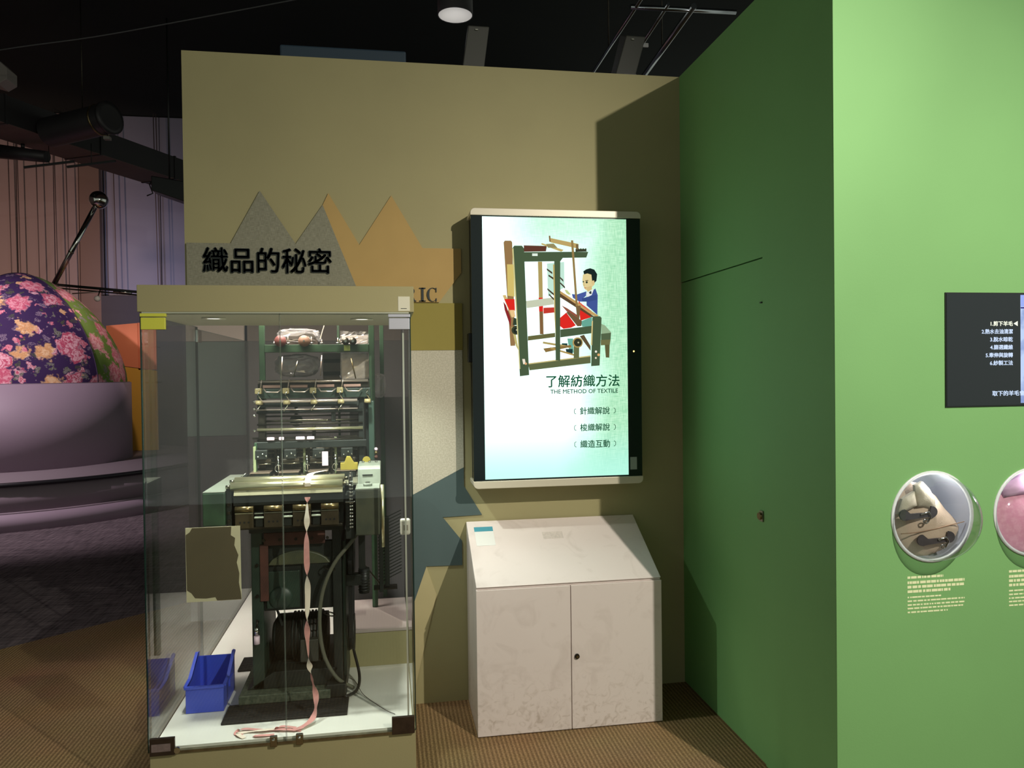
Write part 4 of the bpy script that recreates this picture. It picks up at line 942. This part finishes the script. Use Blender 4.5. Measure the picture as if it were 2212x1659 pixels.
bx('heald_back', MDARK, lm, -1.872, -1.455, 0.022, 0.034, 1.034, 1.176)
for i, x in enumerate((-1.815, -1.795, -1.700, -1.682, -1.588, -1.570, -1.475)):
    bx('heald_post', pm('pale_green_enamel', (150, 160, 120), 0.4) if i in (2, 5) else STEELD, lm, x-0.005, x+0.005, -0.055, -0.045, 1.034, 1.19, 0.001)
for z in (1.088, 1.104, 1.128, 1.142):
    rail_ = cy('heald_rod', STEEL, lm, (-1.875,-0.035,z), (-1.455,-0.035,z), 0.0028, n=8)
m = MB()
for k in range(70): m.bar((-1.868+k*0.0059,-0.02,1.04), (-1.868+k*0.0059,-0.02,1.172), 0.0009, 0.0012)
m.build('heald_wires', pm('grey_wire', (110, 108, 96), 0.4, 0.8), lm)
for i, x in enumerate(HX):
    bx('heald_block', MDARK, lm, x-0.030, x+0.018, -0.14, -0.112, 1.112, 1.150, 0.003)
    for dx in (-0.018, 0.0, 0.014): MB().ball((x+dx,-0.143,1.134-abs(dx)*0.6), 0.0042, 8).build('block_stud', CHROME, lm)
bx('pink_tab', PINKW, lm, -1.616, -1.592, -0.19, -0.185, 1.085, 1.142, 0.001)
MB().tube(smooth([(-1.92,-0.16,1.035),(-1.935,-0.18,1.045),(-1.915,-0.17,1.062)]), 0.0022, 6).build('wire_hook', CHROME, lm)
posts = ((-1.885,-0.12,MGREEN,0.010,1.03,1.18), (-1.868,-0.06,STEELD,0.026,1.03,1.42), (-1.461,-0.06,MDARK,0.024,1.03,1.43), (-1.438,-0.03,MDARK,0.014,1.03,1.42), (-1.66,-0.04,STEELD,0.014,1.03,1.24))
for (x, yy, mt_, w, z0, z1) in posts: bx('post', mt_, lm, x-w/2, x+w/2, yy-w/2, yy+w/2, z0, z1, 0.002)
bx('post', pm('pale_green_enamel', (150, 160, 120), 0.4), lm, -1.893, -1.883, -0.135, -0.125, 1.04, 1.165, 0.001)
def rail(name, x0, x1, yy, z, r, mat, n=12): return cy(name, mat, lm, (x0,yy,z), (x1,yy,z), r, n=n)
PALER = pm('pale_pink_rail', (206, 188, 178), 0.3, 0.7)
rail('rail', -1.875, -1.43, -0.10, 1.428, 0.0055, PALER); bx('rail_beam', STEELD, lm, -1.87, -1.425, -0.085, -0.07, 1.400, 1.424, 0.001)
bx('guide_beam', MGRD, lm, -1.88, -1.42, -0.10, -0.06, 1.358, 1.398, 0.003)
rail('guide_rail', -1.885, -1.475, -0.125, 1.347, 0.006, PALER); bx('guide_board', MDARK, lm, -1.88, -1.47, -0.10, -0.07, 1.322, 1.345, 0.002)
rail('rail', -1.885, -1.475, -0.105, 1.312, 0.003, PALER)
for z, mt_, r in ((1.302,MDARK,0.007),(1.282,STEELD,0.004),(1.262,STEEL,0.005),(1.250,STEELD,0.004),(1.228,RCH,0.007),(1.210,STEELD,0.004),(1.182,STEELD,0.006),(1.168,MDARK,0.006)):
    rail('cross_rod', -1.885, -1.455, -0.06+0.03*math.sin(z*90), z, r, mt_)
for z in (1.228, 1.318, 1.290, 1.347): MB().ball((-1.890,-0.11,z), 0.0065, 8).build('rod_end', CHROME, lm)
for i in range(5):
    x = -1.868+i*0.1085
    bk = bx('guide_bracket', pm('khaki_bracket_enamel', (150, 136, 96), 0.4), lm, x-0.012, x+0.014, -0.138, -0.10, 1.334, 1.352, 0.004)
    MB().cyl((x-0.010,-0.140,1.343), (x+0.012,-0.140,1.343), 0.009, n=14).build('bracket_cap', pm('khaki_bracket_enamel', (150,136,96)), bk)
    MB().tube([(x+0.010,-0.125,1.352),(x-0.004,-0.130,1.376),(x+0.004,-0.128,1.392)], 0.0028, 6).build('spring_rod', CHROME, bk)
    if i == 4: continue
    MB().tube([(x+0.018,-0.12,1.40),(x+0.030,-0.135,1.386),(x+0.075,-0.135,1.385),(x+0.088,-0.12,1.396)], 0.003, 6).build('yarn_arm', PALER, bk)
    MB().tube([(x+0.008,-0.14,1.334),(x-0.008,-0.145,1.308),(x-0.014,-0.14,1.312)], 0.002, 6).build('hanging_hook', STEEL, bk)
    ub = bx('upper_bracket', pm('khaki_bracket_enamel', (150,136,96)), lm, x-0.016, x+0.010, -0.13, -0.09, 1.378, 1.402, 0.004)
    bx('tension_bar', pm('dusty_pink_bar', (172, 136, 124), 0.4, 0.2), ub, x+0.012, x+0.082, -0.105, -0.098, 1.403, 1.414, 0.001)
    cy('upper_pin', PALER, ub, (x+0.004,-0.11,1.40), (x+0.010,-0.115,1.436), 0.0026, n=8)
cb2 = MB().cyl((-1.735,-0.02,1.262), (-1.735,0.0,1.262), 0.026, n=20).build('cam_disc', MDARK, lm); bx('cam_stem', MDARK, lm, -1.741, -1.729, -0.02, 0.0, 1.262, 1.32, 0.001)
bx('clamp_block', MDARK, lm, -1.585, -1.568, -0.08, -0.05, 1.255, 1.32, 0.003)
for (x, w) in ((-1.828,0.03),(-1.785,0.02),(-1.71,0.036),(-1.668,0.03)): bx('white_slider', PINKW, lm, x-w/2, x+w/2, -0.11, -0.095, 1.186, 1.199, 0.003)
lb = bx('heddle_beam', MDARK, lm, -1.89, -1.44, -0.10, -0.07, 1.150, 1.180, 0.003)
m = MB()
for k in range(60): m.bar((-1.875+k*0.0068,-0.05,1.19), (-1.875+k*0.0068,-0.05,1.245), 0.0007, 0.001)
m.build('heddle_wires', STEELD, lm)
yb = MB().prism([(-1.545,1.062),(-1.475,1.062),(-1.475,1.092),(-1.49,1.092),(-1.505,1.118),(-1.52,1.118),(-1.53,1.092),(-1.545,1.092)], 'y', -0.17, -0.155).build('yellow_bracket', YPAINT, lm, 0.002)
cy('yellow_cam', YPAINT, lm, (-1.440,-0.16,1.098), (-1.440,-0.145,1.098), 0.016, n=18)
bx('right_frame', pm('teal_machine_enamel', (48, 68, 58), 0.45, var=0.1), lm, -1.432, -1.408, -0.06, 0.02, 0.95, 1.34, 0.003)
bx('right_plate', MDARK, lm, -1.440, -1.395, -0.09, -0.06, 1.0, 1.09, 0.003)
for (z, mt_) in ((1.135,PINKW),(1.120,BRASS),(1.102,RUST)): MB().ball((-1.402,-0.07,z), 0.008, 10).build('terminal_knob', mt_, lm)
# creel: green frame rising behind, cross beam with spools
bx('creel_post', MGREEN, lm, -1.931, -1.906, 0.29, 0.315, ZF+0.001, 2.05, 0.002); bx('creel_post', MGREEN, lm, -1.434, -1.408, 0.29, 0.315, 0.352, 2.05, 0.002)
bx('creel_post', MGREEN, lm, -1.60, -1.588, 0.62, 0.632, ZF+0.001, 2.05); bx('creel_post', MGREEN, lm, -1.385, -1.365, 0.445, 0.465, 0.352, 2.05, 0.002)
bx('creel_beam', MGREEN, lm, -1.906, -1.434, 0.288, 0.31, 1.560, 1.596, 0.002)
bx('creel_shelf', STEELD, lm, -1.905, -1.43, 0.31, 0.50, 1.425, 1.432)
bx('creel_shelf', STEELD, lm, -1.905, -1.434, 0.311, 0.48, 1.590, 1.597)
bx('beam_tag', pm('pale_green_tag', (176, 196, 110), 0.6), lm, -1.548, -1.520, 0.2865, 0.288, 1.566, 1.592)
for (x, c) in ((-1.833, (112, 62, 58)), (-1.727, (132, 100, 82))):
    o = MB().lathe([(0.0,-0.010),(0.026,-0.010),(0.026,0.010),(0.0,0.010)], (x,0.275,1.612), (0,1,0), 24).build('yarn_spool', pm('spool_%d' % c[0], c, 0.5), lm)
    cy('spool_axle', CHROME, o, (x,0.262,1.612), (x,0.29,1.612), 0.004, n=10)
for x in (-1.539, -1.506): 
    o = MB().lathe([(0.0,-0.012),(0.017,-0.012),(0.013,0.0),(0.017,0.012),(0.0,0.012)], (x,0.275,1.610), (0,1,0), 24).build('twin_pulley', pm('pulley_dark', (60, 56, 46), 0.3, 0.6), lm)
    cy('pulley_boss', CHROME, o, (x,0.260,1.610), (x,0.266,1.610), 0.006, n=12)
for (x, h) in ((-1.800,0.045),(-1.695,0.035),(-1.648,0.022),(-1.575,0.03),(-1.565,0.025),(-1.862,0.015)):
    cy('eyelet_rod', PALER, lm, (x,0.28,1.596), (x,0.28,1.596+h), 0.0025, n=8); cy('eyelet_arm', CHROME, lm, (x-0.012,0.278,1.602), (x+0.012,0.278,1.603), 0.0028, n=8)
MB().bar((-1.655,0.27,1.62), (-1.615,0.27,1.75), 0.006, 0.004).build('tilted_strip', pm('pale_strip', (216, 206, 196), 0.4), lm)
for (x0, z0, x1, z1, mt_) in ((-1.655,1.45,-1.648,1.545,PALER),(-1.495,1.435,-1.515,1.53,BRASS),(-1.775,1.45,-1.757,1.52,STEEL),(-1.83,1.44,-1.825,1.54,PALER),(-1.56,1.43,-1.567,1.45,BLACKP)):
    cy('yarn_rod', mt_, lm, (x0,0.26,z0), (x1,0.27,z1), 0.003, n=8)
bx('rear_board', pm('grey_rear_board', (120, 112, 108), 0.7), lm, -1.655, -1.57, 0.40, 0.41, 1.432, 1.56)
for z in (1.452, 1.512): bx('rear_slot', MDARK, lm, -1.652, -1.573, 0.392, 0.40, z, z+0.018)

# wrapped cartons and film on the creel
def carton(x0, x1, y0, y1, z0, z1, label, mat):
    t = thing('wrapped_carton', label, 'carton', ((x0+x1)/2, (y0+y1)/2, z0), 'wrapped cartons on the creel')
    bx('box', mat, t, x0, x1, y0, y1, z0, z1, 0.002)
    rnd = random.Random(int(z0*100)); m = MB(); n = 10; vs = []
    for j in range(n+1):
        for i in range(n+1):
            vs.append((x0-0.006+(x1-x0+0.012)*i/n, y0-0.006+rnd.uniform(-0.004,0.004), z0-0.002+(z1-z0+0.012)*j/n+(rnd.uniform(0,0.014) if j == n else 0)))
    m.add(vs, [(j*(n+1)+i, j*(n+1)+i+1, (j+1)*(n+1)+i+1, (j+1)*(n+1)+i) for j in range(n) for i in range(n)])
    m.build('film', FILM, t)
CARD = pm('white_card', (226, 212, 204), 0.7, var=0.03)
carton(-1.562, -1.437, 0.33, 0.45, 1.433, 1.556, 'film-wrapped white carton on the creel shelf of the loom', CARD)
carton(-1.560, -1.437, 0.33, 0.45, 1.598, 1.640, 'low white carton under film on top of the creel beam', CARD)
def film_bag(c, sx, sy, sz, label, seed, mat=FILM):
    rnd = random.Random(seed); m = MB(); n = 14; vs = []; fs = []
    for j in range(n+1):
        t = PI*j/n
        for i in range(2*n):
            a = 2*PI*i/(2*n); k = 1+rnd.uniform(-0.22, 0.16)
            sq = lambda v: math.copysign(abs(v)**0.6, v)
            vs.append((c[0]+sx*k*sq(math.sin(t))*sq(math.cos(a)), c[1]+sy*k*sq(math.sin(t))*sq(math.sin(a)), c[2]-sz*(1+rnd.uniform(-0.1,0.1))*sq(math.cos(t))))
    L = 2*n
    fs = [(j*L+i, j*L+(i+1) % L, (j+1)*L+(i+1) % L, (j+1)*L+i) for j in range(n) for i in range(L)]
    m.add(vs, fs); o = m.build('plastic_bag', mat)
    return tag(o, label, 'bag', 'crumpled film bags on the creel')
film_bag((-1.775, 0.40, 1.500), 0.100, 0.045, 0.052, 'crumpled clear plastic bag on the creel shelf under the green beam', 3)
film_bag((-1.765, 0.40, 1.638), 0.10, 0.05, 0.036, 'clear film hood over the dark spool drum above the creel beam', 5)
dr = MB().prism([(-1.765+0.092*math.cos(t), 1.5985+0.056*math.sin(t)**0.8) for t in [PI*i/20 for i in range(21)]], 'y', 0.36, 0.46, True).build('spool_drum', pm('dark_drum', (60, 50, 44), 0.5))
tag(dr, 'dark arched spool drum lying behind the green creel beam', 'drum')
film_bag((-1.388, 0.36, 1.40), 0.030, 0.03, 0.055, 'narrow hanging plastic bag beside the right creel post', 9)

# woven ribbon hanging from the rollers, white one side and pink the other
RIBW = pm('ribbon_white', (226, 212, 194), 0.8); RIBP = pm('ribbon_pink', (206, 146, 140), 0.8, var=0.1, scale=40)
def strip(path, width, twist, off, name, mat, par):
    m = MB(); vs = []; n = len(path)
    for i, p in enumerate(path):
        d = (path[min(i+1, n-1)]-path[max(i-1, 0)]).normalized()
        a = twist[i]; side = Vector((math.cos(a), math.sin(a), 0)); side = (side-d*side.dot(d)).normalized(); nr_ = side.cross(d).normalized()
        for s in (-1, 1): vs.append(p+side*(s*width/2)+nr_*off)
    m.add(vs, [(2*i, 2*i+1, 2*i+3, 2*i+2) for i in range(n-1)], True); return m.build(name, mat, par)
rb = thing('woven_ribbon', 'long twisted pink and white ribbon hanging from the loom rollers to the floor', 'ribbon', (-1.65, -0.47, ZF))
top = smooth([(-1.600,-0.19,1.066),(-1.622,-0.28,1.072),(-1.640,-0.36,1.077),(-1.646,-0.40,1.073),(-1.648,-0.444,1.058),(-1.648,-0.447,1.040)], 6)
hang = smooth([(-1.648,-0.462,1.002),(-1.650,-0.470,0.93),(-1.653,-0.474,0.80),(-1.651,-0.476,0.66),(-1.655,-0.478,0.52),(-1.650,-0.48,0.40),(-1.640,-0.485,0.335),(-1.625,-0.50,0.27),(-1.632,-0.53,0.215),(-1.665,-0.565,0.198),(-1.70,-0.585,0.196)], 16)
tw0 = [0.25]*len(top); tw1 = []
for i, p in enumerate(hang):
    t = i/len(hang); tw1.append(0.2+ (t*30.0 if t < 0.60 else 0.60*30.0) + 0.5*math.sin(i*0.3))
for pth, tw, w, k in ((top, tw0, 0.022, 0), (hang, tw1, 0.021, 1)):
    strip(pth, w, tw, 0.0004, 'white_face', RIBW if k == 0 else RIBW, rb); strip(pth, w, tw, -0.0004, 'pink_face' if k else 'white_face', RIBP if k else RIBW, rb)
sc_ = thing('ribbon_scrap', 'tangle of pink and white ribbon ends on the case floor by the door clips', 'ribbon', (-1.82, -0.58, ZF))
for pts, mt_ in (([(-1.67,-0.585,0.192),(-1.73,-0.575,0.198),(-1.80,-0.56,0.194),(-1.87,-0.545,0.198),(-1.895,-0.565,0.193),(-1.87,-0.59,0.196)], RIBP),
                 ([(-1.73,-0.555,0.193),(-1.80,-0.57,0.199),(-1.86,-0.56,0.193),(-1.885,-0.58,0.198),(-1.86,-0.605,0.193)], RIBW),
                 ([(-1.76,-0.60,0.193),(-1.81,-0.605,0.197),(-1.83,-0.595,0.193)], RIBP), ([(-1.69,-0.56,0.193),(-1.74,-0.555,0.200),(-1.77,-0.57,0.194)], RIBP)):
    P = smooth(pts, 6); strip(P, 0.016, [PI/2*0.8+0.6*math.sin(i*0.5) for i in range(len(P))], 0, 'ribbon_end', mt_, sc_)

# ================================================================== HALL BEHIND: GIANT PINCUSHION
CX0, CY0 = -5.62, 6.47
MAUV = pm('mauve_plinth_paint', (150, 132, 146), 0.6, var=0.02, scale=2)
STEPM = pm('grey_mauve_step', (140, 124, 134), 0.6); BLKR = pm('black_rubber_nosing', (24, 22, 26), 0.4); GRYT = pm('grey_tread', (124, 112, 118), 0.7)
pf = thing('round_platform', 'two-step round mauve platform with black edge in the far hall', 'platform', (CX0, CY0, 0))
def ringdisc(name, mat, r, z0, z1, par): return MB().lathe([(0.0, z0), (r, z0), (r, z1), (0.0, z1)], (CX0, CY0, 0), n=96).build(name, mat, par)
ringdisc('lower_step', MAUV, 2.10, 0.0, 0.17, pf)
ringdisc('step_line', STEPM, 2.085, 0.17, 0.185, pf)
ringdisc('riser', STEPM, 2.06, 0.185, 0.43, pf)
ringdisc('nosing', BLKR, 2.10, 0.431, 0.468, pf)
ringdisc('tread', GRYT, 2.085, 0.4685, 0.476, pf)
pl = thing('round_plinth', 'plain mauve round plinth under the floral dome', 'plinth', (CX0, CY0, 0.476))
MB().lathe([(0.0, 0.477), (1.165, 0.477), (1.165, 1.40), (0.0, 1.40)], (CX0, CY0, 0), n=96).build('drum', MAUV, pl)
MB().lathe([(0.0, 1.401), (1.15, 1.401), (1.15, 1.406), (0.0, 1.406)], (CX0, CY0, 0), n=96).build('top', STEPM, pl)
FLP = floral('purple_rose_cloth', (58, 32, 84), [((196, 70, 104), (244, 186, 198)), ((206, 88, 118), (236, 164, 178)), ((190, 66, 98), (240, 196, 206)), ((222, 164, 110), (244, 204, 160)), ((200, 84, 110), (230, 206, 216))], (240, 220, 150), (88, 96, 60), 3.5)
FLG = floral('green_rose_cloth', (112, 140, 62), [((214, 108, 130), (238, 176, 186)), ((206, 100, 122), (232, 168, 178)), ((222, 140, 150), (240, 190, 196)), ((210, 120, 130), (236, 180, 186))], (240, 220, 200), (120, 130, 76), 3.5)
dm = thing('pincushion_dome', 'giant dome pincushion of purple and green rose fabric on a round plinth', 'pincushion', (CX0, CY0, 1.406))
prof = []
for i in range(29):
    t = PI/2*i/28; n_ = 1.68
    prof.append((1.12*abs(math.cos(t))**(2/n_), 1.407+1.30*abs(math.sin(t))**(2/n_)))
prof[-1] = (0.0, prof[-1][1])
seams = [-25.5, 64.5, 154.5, 244.5, 334.5]
for k in range(4):
    MB().lathe(prof, (CX0, CY0, 0), n=28, a0=math.radians(seams[k]), a1=math.radians(seams[k+1])).build('fabric_gore', FLG if k % 2 == 0 else FLP, dm)
for k in range(4):
    a = math.radians(seams[k]); MB().tube([(CX0+(r+0.002)*math.cos(a), CY0+(r+0.002)*math.sin(a), z) for r, z in prof], 0.006, 6).build('seam_cord', pm('dark_seam', (50, 36, 60), 0.8), dm)
pn_ = thing('giant_pin', 'giant chrome ball-headed pin stuck in the floral dome', 'pin', (-5.4, 6.9, 2.5))
cy('shaft', CHROME, pn_, (-5.47,6.9,2.52), (-4.905,6.9,3.63), 0.030, n=20); MB().ball((-4.878,6.9,3.685), 0.112, 28).build('head', CHROME, pn_)
cy('collar', STEEL, pn_, (-5.215,6.9,3.02), (-5.208,6.9,3.034), 0.034, n=20)
# bright panels behind the plinth
pb = thing('colour_panel', 'salmon and yellow display panel standing behind the round plinth', 'panel', (-4.85, 7.5, 0.477))
MB().prism([(-5.02,1.605),(-5.02,2.15),(-4.631,2.185),(-4.624,1.584),(-4.84,1.617)], 'y', 7.49, 7.53).build('salmon_board', pm('salmon_paint', (240, 140, 100), 0.6), pb)
MB().prism([(-5.02,0.478),(-5.02,1.602),(-4.84,1.614),(-4.40,1.545),(-4.40,0.478)], 'y', 7.50, 7.54).build('yellow_board', pm('yellow_ochre_paint', (226, 172, 66), 0.6), pb)
bx('salmon_board_edge', pm('salmon_paint_b', (224, 128, 92), 0.6), pb, -4.63, -4.40, 7.50, 7.53, 1.56, 2.19)
# light truss above the panel
tr_ = thing('lighting_rail', 'thin dark lighting rail running above the floral dome', 'rail', (-5.1, 7.5, 2.6))
cy('rail', BLACKP, tr_, (-6.2,7.6,2.75), (-4.3,7.6,2.58), 0.018, n=10); cy('rail', STEELD, tr_, (-6.2,7.66,2.71), (-4.3,7.66,2.545), 0.010, n=8)
cy('reflector_strip', CHROME, tr_, (-4.95,7.58,2.615), (-4.72,7.58,2.594), 0.016, n=10)
sl_ = thing('bulb_spotlight', 'small glowing ball spotlight hanging under the lighting rail', 'spotlight', (-5.126, 7.5, 2.5))
cy('stem', STEELD, sl_, (-5.115,7.6,2.655), (-5.124,7.52,2.54), 0.008, n=8); MB().ball((-5.126,7.5,2.51), 0.040, 16).build('bulb', pm('pearl_bulb', (240, 236, 230), 0.15), sl_)
cy('arm', PALER, sl_, (-5.45,7.55,2.58), (-5.12,7.52,2.60), 0.008, n=8)

# ================================================================== CEILING THINGS
DUCT = pm('black_duct_metal', (44, 42, 44), 0.5, 0.2, var=0.1, scale=1.5); DUCT_LIT = pm('duct_underside_lit', (96, 80, 72), 0.7, var=0.05)  # underside colour paints in the brownish light falling on the black duct
d_ = Vector((0.46, 0.888, 0)).normalized(); nrm = Vector((-d_.y, d_.x, 0))
dk = thing('air_duct', 'long square black air duct crossing the dark ceiling at the left', 'duct', (-4.5, 6.0, 4.0))
P0 = Vector((-5.08, 4.896, 0))-d_*1.6; P1 = P0+d_*6.2
def duct_prism(z0, z1, w0, w1, name, mat, a=P0, b=P1):
    m = MB(); q = [a+nrm*w0, b+nrm*w0, b+nrm*w1, a+nrm*w1]
    m.add([(p.x,p.y,z) for z in (z0, z1) for p in q], [(3,2,1,0),(4,5,6,7),(0,1,5,4),(1,2,6,5),(2,3,7,6),(3,0,4,7)]); return m.build(name, mat, dk)
duct_prism(4.004, 4.28, 0.0, 0.52, 'body', DUCT); duct_prism(3.998, 4.003, 0.002, 0.518, 'lit_underside', DUCT_LIT)
for k in range(5):
    a = P0+d_*(0.5+k*1.15); duct_prism(3.990, 4.29, -0.012, 0.532, 'flange', DUCT, a, a+d_*0.025)
rd = thing('round_duct', 'round dark ventilation pipe above the square duct at the left', 'duct', (-4.4, 5.0, 4.0))
MB().cyl((-4.80,5.32,4.034), (-4.10,4.95,4.09), 0.15, n=28, caps=False).build('pipe', DUCT, rd)
MB().lathe([(0.15,0.0),(0.165,0.0),(0.165,0.03),(0.12,0.035),(0.0,0.01)], (-4.10,4.95,4.09), (0.88,-0.47,0.07), 28).build('end_ring', DUCT, rd)
MB().lathe([(0.152,0.0),(0.158,0.0),(0.158,0.018),(0.152,0.018)], (-4.20,5.003,4.082), (0.88,-0.47,0.07), 28).build('copper_band', BRASS, rd)
bx('hanger_block', pm('grey_hanger', (120, 116, 110), 0.6), rd, -4.16, -4.10, 4.97, 5.03, 3.885, 3.915); cy('ceiling_rod', STEELD, rd, (-4.40,5.11,4.2), (-4.40,5.11,5.6), 0.006, n=6); cy('hanger_rod', STEELD, rd, (-4.13,5.0,3.91), (-4.13,5.0,4.03), 0.006, n=6)
td = thing('tube_spotlight', 'dark cylinder spotlight below the duct at the left edge', 'spotlight', (-5.18, 5.6, 3.85))
cy('body', DUCT, td, (-5.44,5.65,3.91), (-4.92,5.55,3.84), 0.075, 0.060, n=20); cy('mount', BLACKP, td, (-5.18,5.6,3.94), (-5.18,5.6,3.985), 0.02, n=8)
for k, (a, b) in enumerate((((-5.13,5.5,3.707), (-4.636,5.5,3.787)), ((-4.706,5.5,3.725), (-4.218,5.5,3.806)))):
    r_ = thing('track_bar', ('short black lighting track bar under the duct nearer the left edge', 'short black lighting track bar under the duct nearer the olive wall')[k], 'track', a, 'lighting track bars')
    MB().bar(a, b, 0.022, 0.022).build('bar', BLACKP, r_); m_ = (Vector(a)+Vector(b))/2; cy('hanger', BLACKP, r_, m_, m_+Vector((0,0,0.22)), 0.004, n=6)
fl = thing('flood_lamp', 'black box flood lamp under the duct beside the olive wall', 'lamp', (-3.8, 6.0, 3.5))
MB().prism([(-3.975,3.76),(-3.58,3.70),(-3.58,3.46),(-3.975,3.595)], 'y', 5.9, 6.15).build('housing', BLACKP, fl, 0.01)
MB().tube([(-3.98,6.0,3.74),(-4.02,6.0,3.68),(-3.985,6.0,3.58),(-4.05,6.0,3.55)], 0.008, 6).build('cable', BLACKP, fl); cy('bracket', BLACKP, fl, (-3.8,6.0,3.72), (-3.8,6.0,5.6), 0.010, n=8)
bl_ = thing('box_lamp', 'pale grey box lamp high at the left picture edge', 'lamp', (-5.6, 6.0, 4.8))
MB().prism([(-5.80,4.80),(-5.80,5.08),(-5.575,5.02),(-5.478,4.924),(-5.480,4.80),(-5.57,4.74)], 'y', 5.95, 6.2).build('housing', pm('pale_grey_lamp', (150, 142, 136), 0.6), bl_, 0.006)
cy('stem', BLACKP, bl_, (-5.65,6.08,5.04), (-5.65,6.08,5.6), 0.012, n=8)
ca = MB().tube(smooth([(-6.2,5.2,4.56),(-4.952,4.642,4.6),(-3.983,4.228,4.6),(-3.083,3.779,4.6),(-1.5,3.0,4.62)], 6), 0.006, 6).build('ceiling_cable', pm('grey_cable', (90, 92, 92), 0.6))
tag(ca, 'thin cable sagging across the black ceiling above the duct', 'cable')
for x, z0 in ((-6.946,2.0),(-6.821,2.0),(-6.558,2.0),(-6.30,2.0),(-6.138,2.0),(-5.585,2.75),(-5.463,2.75),(-4.858,2.75),(-4.82,2.75)):
    o = cy('hanging_cable', pm('hanging_cable_dark', (96, 82, 82), 0.7), None, (x,9.3,z0), (x-0.03,9.3,5.58), 0.008, n=6)
    tag(o, 'thin dark cable hanging straight down before the far hall wall', 'cable', 'cables before the far wall')

# fittings above the olive wall
def wall_speaker(x, lean, label):
    t = thing('loudspeaker', label, 'loudspeaker', (x, 0.2, 2.813), 'loudspeakers above the olive wall')
    m = MB(); z0, z1 = 2.816, 3.10
    vs = [(x-0.050,0.14,z0),(x+0.050,0.14,z0),(x+0.045,0.27,z0),(x-0.045,0.27,z0),(x-0.042+lean,0.12,3.04),(x+0.055+lean,0.12,3.04),(x+0.038+lean,0.25,z1),(x-0.030+lean,0.25,z1)]
    m.add(vs, [(0,3,2,1),(4,5,6,7),(0,1,5,4),(1,2,6,5),(2,3,7,6),(3,0,4,7)]); b_ = m.build('cabinet', pm('charcoal_speaker', (58, 58, 52), 0.6), t, 0.004)
    bx('mount', BLACKP, t, x-0.03, x+0.03, 0.03, 0.15, 2.8125, 2.824); bx('badge', pm('pale_badge', (150, 150, 140), 0.4), b_, x+lean*0.75-0.004, x+lean*0.75+0.008, 0.115, 0.12, 3.02, 3.025)
wall_speaker(-0.945, 0.025, 'dark loudspeaker standing on the olive wall top near the hanging downlight')
wall_speaker(-0.225, 0.055, 'dark loudspeaker standing on the olive wall top beside the chrome pipes')
bt = thing('blue_box', 'long dark blue box lying behind the top of the olive wall', 'box', (-1.5, 0.3, 2.81))
MB().box(-1.812,-1.242,0.25,0.40,2.70,2.963).build('case', pm('dark_navy', (38, 56, 70), 0.6), bt, 0.008); bx('support', BLACKP, bt, -1.70,-1.35,0.081,0.249,2.72,2.75)
pd_ = thing('pendant_downlight', 'round grey downlight hanging from the black ceiling over the wall', 'lamp', (-0.889, 1.5, 3.74))
MB().lathe([(0.108,0.0),(0.112,0.0),(0.112,0.34),(0.0,0.34)], (-0.889,1.5,3.73), n=32).build('can', DUCT, pd_)
MB().lathe([(0.0,0.02),(0.06,0.012),(0.107,0.004)], (-0.889,1.5,3.728), n=32).build('diffuser', pm('frosted_grey_lens', (200, 196, 190), 0.3, rgb2=(150, 148, 146), scale=120, stretch=(8,8,0.2)), pd_)
cy('cord', BLACKP, pd_, (-0.889,1.5,4.07), (-0.889,1.5,5.6), 0.008, n=6)
lp = bpy.data.lights.new('pendant_glow', 'POINT'); lp.energy = 1.2; lp.shadow_soft_size = 0.05; lpo = bpy.data.objects.new('pendant_glow', lp); COL.objects.link(lpo); lpo.location = (-0.889, 1.5, 3.60)
ld = thing('pipe_rack', 'chrome ladder-like pipe rack hung under the ceiling above the green booth', 'pipe rack', (0.9, 2.5, 4.2))
CH2 = pm('bright_chrome_pipe', (190, 194, 200), 0.22, 1.0)
for (a, b, r) in (((0.50,2.18,4.2),(1.33,2.15,4.2),0.018), ((0.535,1.7,4.2),(0.56,3.9,4.2),0.014), ((0.768,2.1,4.2),(0.86,3.9,4.2),0.014), ((0.97,2.1,4.2),(1.07,3.9,4.2),0.024)): cy('pipe', CH2, ld, a, b, r, n=14)
for x in (0.545, 1.02): cy('drop_rod', STEELD, ld, (x,2.9,4.2), (x,2.9,5.6), 0.006, n=6)
bx('pipe_tag', pm('white_tag', (226, 222, 220), 0.5), ld, 0.752, 0.862, 2.80, 2.815, 4.185, 4.215)
spot('ceiling_spot_rack', (1.6, 1.2, 3.3), (0.9, 2.8, 4.2), 9, (1, 0.97, 0.95), 60, 0.6, 0.05)
